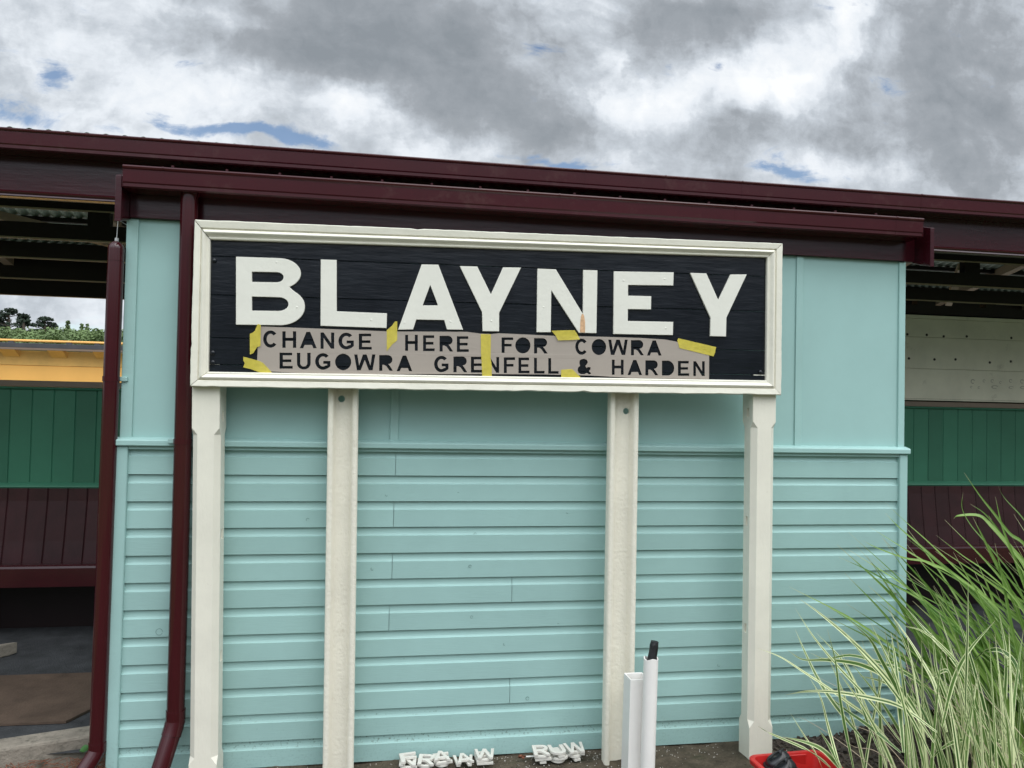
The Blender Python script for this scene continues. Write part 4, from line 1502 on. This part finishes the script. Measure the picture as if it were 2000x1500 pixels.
# ================================================================== GRASSES
class Blades:
    def __init__(s):
        s.v, s.f, s.uv, s.ch = [], [], [], []

    def blade(s, pts, width, fold=.25, face=None, curl=0):
        P = [Vector(p) for p in pts]
        # Catmull-Rom through the control points (base first)
        q = [P[0] * 2 - P[1]] + P + [P[-1] * 2 - P[-2]]
        path = []
        per = 5
        for i in range(1, len(q) - 2):
            for k_ in range(per):
                t = k_ / per
                path.append(.5 * ((2 * q[i]) + (q[i + 1] - q[i - 1]) * t + (2 * q[i - 1] - 5 * q[i] + 4 * q[i + 1] - q[i + 2]) * t * t + (3 * q[i] - q[i - 1] - 3 * q[i + 1] + q[i + 2]) * t ** 3))
        path.append(P[-1])
        n = len(path)
        o = len(s.v)
        c1, c2 = random.random(), random.random()
        f0 = face or Vector((random.uniform(-.5, .5), -1, random.uniform(.1, .7)))
        for i, p in enumerate(path):
            t = i / (n - 1)
            d = (path[min(i + 1, n - 1)] - path[max(i - 1, 0)]).normalized()
            sd_ = d.cross(f0).normalized()
            nn = sd_.cross(d).normalized()
            w_ = width * (min(1, .45 + 2.2 * t) if t < .25 else 1) * max(.04, (1 - max(0, (t - .25) / .75) ** 1.7))
            s.v += [tuple(p - sd_ * w_ / 2), tuple(p - nn * w_ * fold), tuple(p + sd_ * w_ / 2)]
            if i:
                for j in range(2):
                    a = o + (i - 1) * 3 + j
                    s.f.append((a, a + 1, a + 4, a + 3))
                    t0 = (i - 1) / (n - 1)
                    s.uv.append(((j * .5, t0), (j * .5 + .5, t0), (j * .5 + .5, t), (j * .5, t)))
                    s.ch.append((c1, c2))

    def build(s, name, mat, parent):
        me = bpy.data.meshes.new(name)
        me.from_pydata(s.v, [], s.f)
        u1 = me.uv_layers.new(name='blade')
        u2 = me.uv_layers.new(name='chance')
        k_ = 0
        for uv, ch in zip(s.uv, s.ch):
            for c in uv:
                u1.data[k_].uv = c
                u2.data[k_].uv = ch
                k_ += 1
        me.polygons.foreach_set('use_smooth', [True] * len(me.polygons))
        me.materials.append(M[mat])
        o = bpy.data.objects.new(name, me)
        col.objects.link(o)
        set_parent(o, parent)
        return o


def px_blade(B, pxs, Y0, Y1, width, base=None, **k_):      # control points tip first -> base first, depth eased from base Y0 to tip Y1
    n = len(pxs)
    pts = []
    for i, (x, y) in enumerate(pxs[::-1]):
        t = i / (n - 1)
        pts.append(at(x, y, Y0 + (Y1 - Y0) * t))
    if base is not None:
        pts = [base] + pts
    B.blade(pts, width, **k_)


vg = thing('variegated_grass', (2.15, -.85, 0), 'cream and green striped ornamental grass clump right of the red tub', 'grass plant')
VB = Blades()
VC = Vector((2.12, -.92, .0))


def vbase():
    return VC + Vector((random.gauss(0, .16), random.gauss(0, .1), 0))


traced = [
    [(1562, 1170), (1600, 1197), (1655, 1243), (1712, 1300), (1770, 1370), (1825, 1450)],
    [(1480, 1266), (1524, 1283), (1568, 1311), (1621, 1346), (1656, 1372), (1695, 1401), (1735, 1445)],
    [(1553, 1229), (1572, 1273), (1599, 1328), (1634, 1381), (1690, 1450)],
    [(1539, 1270), (1568, 1288), (1612, 1289), (1656, 1293), (1691, 1302), (1733, 1324), (1775, 1365), (1815, 1440)],
    [(1616, 1229), (1632, 1293), (1640, 1359), (1651, 1423), (1667, 1500)],
    [(1594, 1236), (1620, 1262), (1647, 1293), (1673, 1346), (1691, 1401), (1717, 1467)],
    [(1535, 1357), (1579, 1350), (1634, 1352), (1700, 1363), (1761, 1381), (1830, 1430)],
    [(1579, 1319), (1603, 1363), (1616, 1412), (1634, 1478), (1645, 1510)],
    [(1480, 1418), (1506, 1433), (1568, 1460), (1603, 1482), (1623, 1500)],
    [(1528, 1439), (1568, 1448), (1603, 1462), (1630, 1487), (1650, 1515)],
    [(1544, 1393), (1568, 1432), (1594, 1473), (1608, 1505)],
    [(1600, 1426), (1623, 1462), (1645, 1505)],
    [(1815, 1217), (1824, 1262), (1829, 1307), (1845, 1352), (1872, 1420), (1883, 1466)],
    [(1763, 1178), (1799, 1221), (1827, 1251), (1867, 1296), (1905, 1370)],
    [(1735, 1193), (1772, 1244), (1804, 1296), (1827, 1341), (1850, 1430)],
    [(1891, 1130), (1890, 1228), (1888, 1290), (1885, 1400)],
    [(1795, 1275), (1781, 1330), (1772, 1386), (1769, 1443), (1768, 1510)],
    [(1944, 1212), (1894, 1269), (1863, 1328), (1840, 1420)],
    [(1802, 1350), (1817, 1328), (1847, 1309), (1858, 1330), (1872, 1400)],
    [(1883, 1309), (1913, 1280), (1928, 1271), (1956, 1271), (1985, 1300), (2000, 1380)],
    [(1815, 1500), (1827, 1473), (1861, 1450), (1906, 1443), (1963, 1452), (2010, 1480)],
    [(1583, 1275), (1612, 1287), (1660, 1280), (1712, 1292), (1760, 1310), (1810, 1350), (1850, 1440)],
    [(1700, 1215), (1722, 1262), (1748, 1320), (1770, 1400), (1785, 1500)],
    [(1728, 1230), (1740, 1290), (1752, 1350), (1765, 1440)],
    [(1740, 1235), (1750, 1300), (1757, 1380), (1765, 1470)],
    [(1664, 1216), (1700, 1250), (1722, 1290), (1760, 1360), (1800, 1440)],
    [(1910, 1318), (1900, 1370), (1890, 1440), (1885, 1510)],
    [(1915, 1370), (1905, 1420), (1898, 1510)],
    [(1640, 1224), (1690, 1285), (1730, 1330), (1780, 1400), (1820, 1480)],
    [(1553, 1188), (1590, 1245), (1640, 1305), (1700, 1370), (1760, 1450)],
    [(1763, 1222), (1800, 1232), (1840, 1262), (1880, 1310), (1900, 1380)],
    [(1600, 1345), (1650, 1385), (1700, 1420), (1760, 1470)],
    [(1678, 1320), (1720, 1330), (1760, 1350), (1800, 1385), (1840, 1450)],
    [(1950, 1190), (1965, 1280), (1962, 1380), (1960, 1500)],
    [(1999, 1230), (1985, 1330), (1975, 1430), (1970, 1520)],
]
for tr in traced:
    y0 = random.uniform(-1.05, -.75)
    y1 = y0 + random.uniform(-.12, .25) if tr[0][0] > 1600 else random.uniform(-.8, -.45)
    px_blade(VB, tr, y0, y1, random.uniform(.014, .021), fold=random.uniform(.08, .2))
for _ in range(90):
    b = vbase() + Vector((random.uniform(.02, .48), random.uniform(-.1, .15), 0))
    L_ = random.uniform(.45, .95)
    az = random.gauss(pi * .95, .95)
    lean = random.uniform(.08, .48)
    d = Vector((cos(az), sin(az) * .8 + random.uniform(-.3, .3), 0))
    pts = []
    for i in range(5):
        t = i / 4
        pts.append(b + Vector((0, 0, 1)) * L_ * (t - .28 * lean * t * t) + d * L_ * lean * (t ** 1.6))
    VB.blade(pts, random.uniform(.014, .022), fold=random.uniform(.1, .25))
VB.build('leaf_blades', 'grass_var', vg)
DB = Blades()
for _ in range(26):
    b = vbase() + Vector((random.uniform(0, .45), 0, 0))
    L_ = random.uniform(.5, .95)
    az = random.gauss(pi * .9, 1.0)
    d = Vector((cos(az), sin(az), 0))
    ln = random.uniform(.3, .7)
    pts = [b + Vector((0, 0, L_ * (t - .55 * ln * t * t))) + d * L_ * ln * t ** 1.5 + Vector((random.uniform(-.02, .02), 0, random.uniform(-.015, .015))) * (t > .6) for t in (0, .25, .5, .75, .9, 1.0)]
    DB.blade(pts, random.uniform(.002, .004), fold=.1)
M['grass_dry'] = material('dry_grass', (0.42, 0.34, 0.24), 0.7, 0.3, 8)
DB.build('dry_blades', 'grass_dry', vg)

gg = thing('broad_green_grass', (2.75, -.62, 0), 'broad bright green grass clump arching in from the right edge', 'grass plant')
GB = Blades()
gtr = [
    ([(1729, 1002), (1754, 1028), (1793, 1062), (1849, 1110), (1917, 1165), (1985, 1250), (2040, 1360)], .020),
    ([(1729, 982), (1772, 1022), (1815, 1060), (1872, 1115), (1929, 1170), (2000, 1270), (2050, 1380)], .016),
    ([(1697, 1028), (1759, 1067), (1811, 1099), (1861, 1121), (1950, 1190), (2020, 1290)], .017),
    ([(1686, 1056), (1713, 1070), (1768, 1090), (1815, 1099), (1880, 1135), (1960, 1220), (2020, 1320)], .015),
    ([(1638, 1088), (1691, 1112), (1745, 1142), (1788, 1165), (1830, 1200), (1895, 1255), (1990, 1345)], .016),
    ([(1862, 1014), (1872, 1007), (1913, 1007), (1940, 1031), (1972, 1067), (2005, 1110), (2040, 1200), (2055, 1330)], .030),
    ([(1883, 923), (1913, 967), (1940, 1001), (1972, 1042), (2005, 1070), (2050, 1170)], .020),
    ([(1881, 962), (1879, 992), (1895, 1024), (1922, 1056), (1951, 1090), (1985, 1137), (2030, 1240)], .016),
    ([(1949, 949), (1963, 974), (2000, 1015), (2040, 1080), (2070, 1200)], .016),
    ([(1895, 984), (1930, 1010), (1975, 1075), (2000, 1140), (2030, 1260)], .018),
    ([(1827, 1160), (1855, 1220), (1883, 1290), (1901, 1341), (1917, 1375), (1940, 1420), (1953, 1475)], .036),
    ([(1777, 1160), (1827, 1189), (1883, 1237), (1940, 1289), (2000, 1359), (2040, 1440)], .018),
    ([(1840, 1150), (1861, 1210), (1885, 1287), (1925, 1370), (1980, 1470)], .018),
    ([(1870, 1095), (1905, 1150), (1945, 1230), (1990, 1330), (2020, 1440)], .028),
    ([(1905, 1090), (1935, 1160), (1965, 1250), (2000, 1360)], .030),
    ([(1943, 1060), (1960, 1140), (1975, 1220), (2000, 1330)], .032),
    ([(1790, 1090), (1850, 1140), (1920, 1215), (1980, 1300), (2020, 1400)], .020),
    ([(1763, 1045), (1815, 1085), (1880, 1140), (1950, 1210), (2020, 1300)], .014),
    ([(1828, 1045), (1880, 1085), (1930, 1120), (1990, 1180), (2040, 1280)], .013),
    ([(1900, 1010), (1935, 1080), (1975, 1160), (2010, 1260)], .022),
    ([(1944, 970), (1958, 1030), (1985, 1100), (2020, 1200)], .016),
    ([(1700, 1125), (1760, 1150), (1830, 1190), (1900, 1250), (1970, 1330)], .011),
    ([(1930, 1260), (1955, 1320), (1975, 1400), (1985, 1490)], .030),
]
for tr, w_ in gtr:
    y0 = random.uniform(-.72, -.5)
    px_blade(GB, tr, y0, y0 + random.uniform(-.22, .18), w_ * random.uniform(.85, 1.05), fold=random.uniform(.08, .22), face=Vector((random.uniform(-.5, .2), -1, random.uniform(.5, 1.2))))
for _ in range(110):
    b = Vector((random.uniform(2.6, 3.5), random.uniform(-.8, -.35), 0))
    L_ = random.uniform(.75, 1.35)
    az = random.gauss(pi * .99, .55)
    ln = random.uniform(.35, .85)
    d = Vector((cos(az), sin(az) * .7, 0))
    pts = [b + Vector((0, 0, L_ * (t - .3 * ln * t * t))) + d * L_ * ln * t ** 1.5 for t in (0, .25, .5, .75, 1.0)]
    GB.blade(pts, random.uniform(.014, .030), fold=random.uniform(.08, .22))
GB.build('leaf_blades', 'grass_green', gg)

# ================================================================== TRAIN
tr_ = thing('yellow_train', (-8, 11.5, 0), 'yellow rail vehicle standing at the platform seen through the open shelter', 'train')
TX0, TX1 = -22, 1.5
m_ = MB()
m_.box(TX0, TX1, 10.0, 12.6, .3, 2.115)
m_.build('body', 'yellow', tr_, bevel=.01, seg=1)
m_ = MB()
m_.box(TX0, TX1, 9.995, 12.58, 2.117, 2.36)
m_.build('roof_edge', 'ochre', tr_)
m_ = MB()
m_.prism_x([(10.1, 2.3605), (11.3, 2.42), (12.4, 2.3605)], TX0, TX1)
m_.build('roof', 'ochre', tr_)
m_ = MB()
m_.box(TX0, TX1, 9.8, 9.95, 2.40, 2.475)
wk = m_.build('walkway', 'dark_steel', tr_, bevel=.004, seg=1)
m_ = MB()
m_.box(TX0, TX1, 9.78, 9.96, 2.365, 2.3985)
m_.build('walkway_edge', 'brown_trim', wk)
m_ = MB()
m_.tube([(TX0, 9.9, 2.52), (TX1, 9.9, 2.52)], .022, 10)
m_.build('grab_rail', 'yellow', tr_, smooth=True)
for px in (18, 112, 200):
    q = at(px, 690, 9.9)
    for off in (0,):
        m_ = MB()
        m_.prism_x([(9.8, 2.364), (9.994, 2.364), (9.994, 2.25)], q.x - .12, q.x + .12)
        m_.build('bracket', 'ochre', tr_)
for px in (22, 135, 190):
    q = at(px, 671, 9.88)
    m_ = MB()
    m_.box(q.x - .04, q.x + .04, 9.86, 9.92, 2.4755, 2.51)
    m_.build('rail_clip', 'dark_steel', tr_)

# ================================================================== HILL AND TREES
def hill_z(x, y):
    base = 11.8 * math.exp(-((y - 150) / 75) ** 2) * (.75 + .25 * math.exp(-((x + 60) / 160) ** 2))
    return base - .3 + .5 * noise.noise(Vector((x * .03, y * .03, 0)))


sheet('hill', -260, 320, 40, 300, 70, 40, hill_z, 'hill')


def leaf_cloud(mb, c, rx, ry, rz, n, size, rng):
    for _ in range(n):
        u = Vector((rng.gauss(0, 1), rng.gauss(0, 1), rng.gauss(0, 1)))
        u = u.normalized() * (rng.random() ** .45)
        p = Vector((c[0] + u.x * rx, c[1] + u.y * ry, c[2] + u.z * rz))
        a = Vector((rng.gauss(0, 1), rng.gauss(0, 1), rng.gauss(0, .6))).normalized()
        b = a.orthogonal().normalized()
        s_ = size * rng.uniform(.5, 1.3)
        mb.add([p + a * s_, p + b * s_ * .6, p - a * s_, p - b * s_ * .6], [(0, 1, 2, 3)])


rng = random.Random(11)


def tree(px, py_base, py_top, Y, wpx, label, kind, group=None, cat='tree'):
    b = at(px, py_base, Y)
    t = at(px, py_top, Y)
    H = t.z - b.z
    Wd = wpx / FPX * (Y + 3.5)
    z0 = hill_z(b.x, Y)
    root = thing('pine_tree' if kind == 'pine' else 'thin_tree', (b.x, Y, z0), label, cat, group)
    m = MB()
    m.tube([(b.x, Y, z0), (b.x + .1, Y, z0 + (t.z - z0) * .5), (b.x, Y, t.z - H * .1)], [.28, .2, .06] if kind == 'pine' else [.12, .09, .03], 8)
    limbs = []
    cr_ = MB()
    if kind == 'pine':
        for i in range(34):
            h_ = rng.uniform(-.05, .95)
            spread = Wd / 2 * (1 - .62 * max(0, h_)) * rng.uniform(.35, 1.1)
            a = rng.uniform(0, 2 * pi)
            c = Vector((b.x + cos(a) * spread, Y + sin(a) * spread, b.z + H * h_))
            m.tube([(b.x, Y, c.z - spread * .3), tuple(c)], [.07, .03], 5)
            k_ = rng.uniform(.5, 1.25)
            leaf_cloud(cr_, c, Wd * .13 * k_, Wd * .13 * k_, H * .085 * k_, int(62 * k_), .17, rng)
        leaf_cloud(cr_, (b.x, Y, t.z - H * .08), Wd * .16, Wd * .16, H * .1, 90, .2, rng)
    else:
        for i in range(9):
            h_ = rng.uniform(.25, 1)
            a = rng.uniform(0, 2 * pi)
            c = Vector((b.x + cos(a) * Wd * .25, Y + sin(a) * Wd * .25, b.z + H * h_ * .95))
            m.tube([(b.x, Y, c.z - .4), tuple(c)], [.04, .015], 5)
            leaf_cloud(cr_, c, Wd * .28, Wd * .28, H * .1, 34, .14, rng)
    m.build('trunk', 'trunk', root)
    cr_.build('crown', 'pine' if kind == 'pine' else 'leafgreen', root)


tree(15, 658, 602, 100, 66, 'dark spreading pine at the left edge above the shrubs', 'pine', 'dark pines on the ridge')
tree(44, 658, 613, 104, 36, 'smaller dark pine with a bare right side beside the left pine', 'pine', 'dark pines on the ridge')
tree(86, 658, 619, 98, 54, 'dark rounded pine in the middle of the gap above the shrubs', 'pine', 'dark pines on the ridge')
tree(132, 655, 626, 96, 8, 'thin wispy tree between the round pine and the shed', 'thin', 'thin trees on the ridge')
tree(158, 655, 629, 95, 6, 'thin upright tree, left one of the close pair', 'thin', 'thin trees on the ridge')
tree(169, 655, 632, 95, 6, 'thin upright tree, right one of the close pair', 'thin', 'thin trees on the ridge')
sb = MB()
for i in range(170):
    px = rng.uniform(-60, 260)
    Y = rng.uniform(86, 100)
    q = at(px, 656 + rng.uniform(-8, 14) + max(0, (px - 60)) * .02, Y)
    s_ = rng.uniform(.5, 1.15)
    leaf_cloud(sb, q, s_ * 1.3, s_ * 1.2, s_ * .8, 85, .17, rng)
tag(sb.build('shrub_belt', 'leafgreen', None), 'belt of light green shrubs along the far ridge', 'shrubs', kind='stuff')
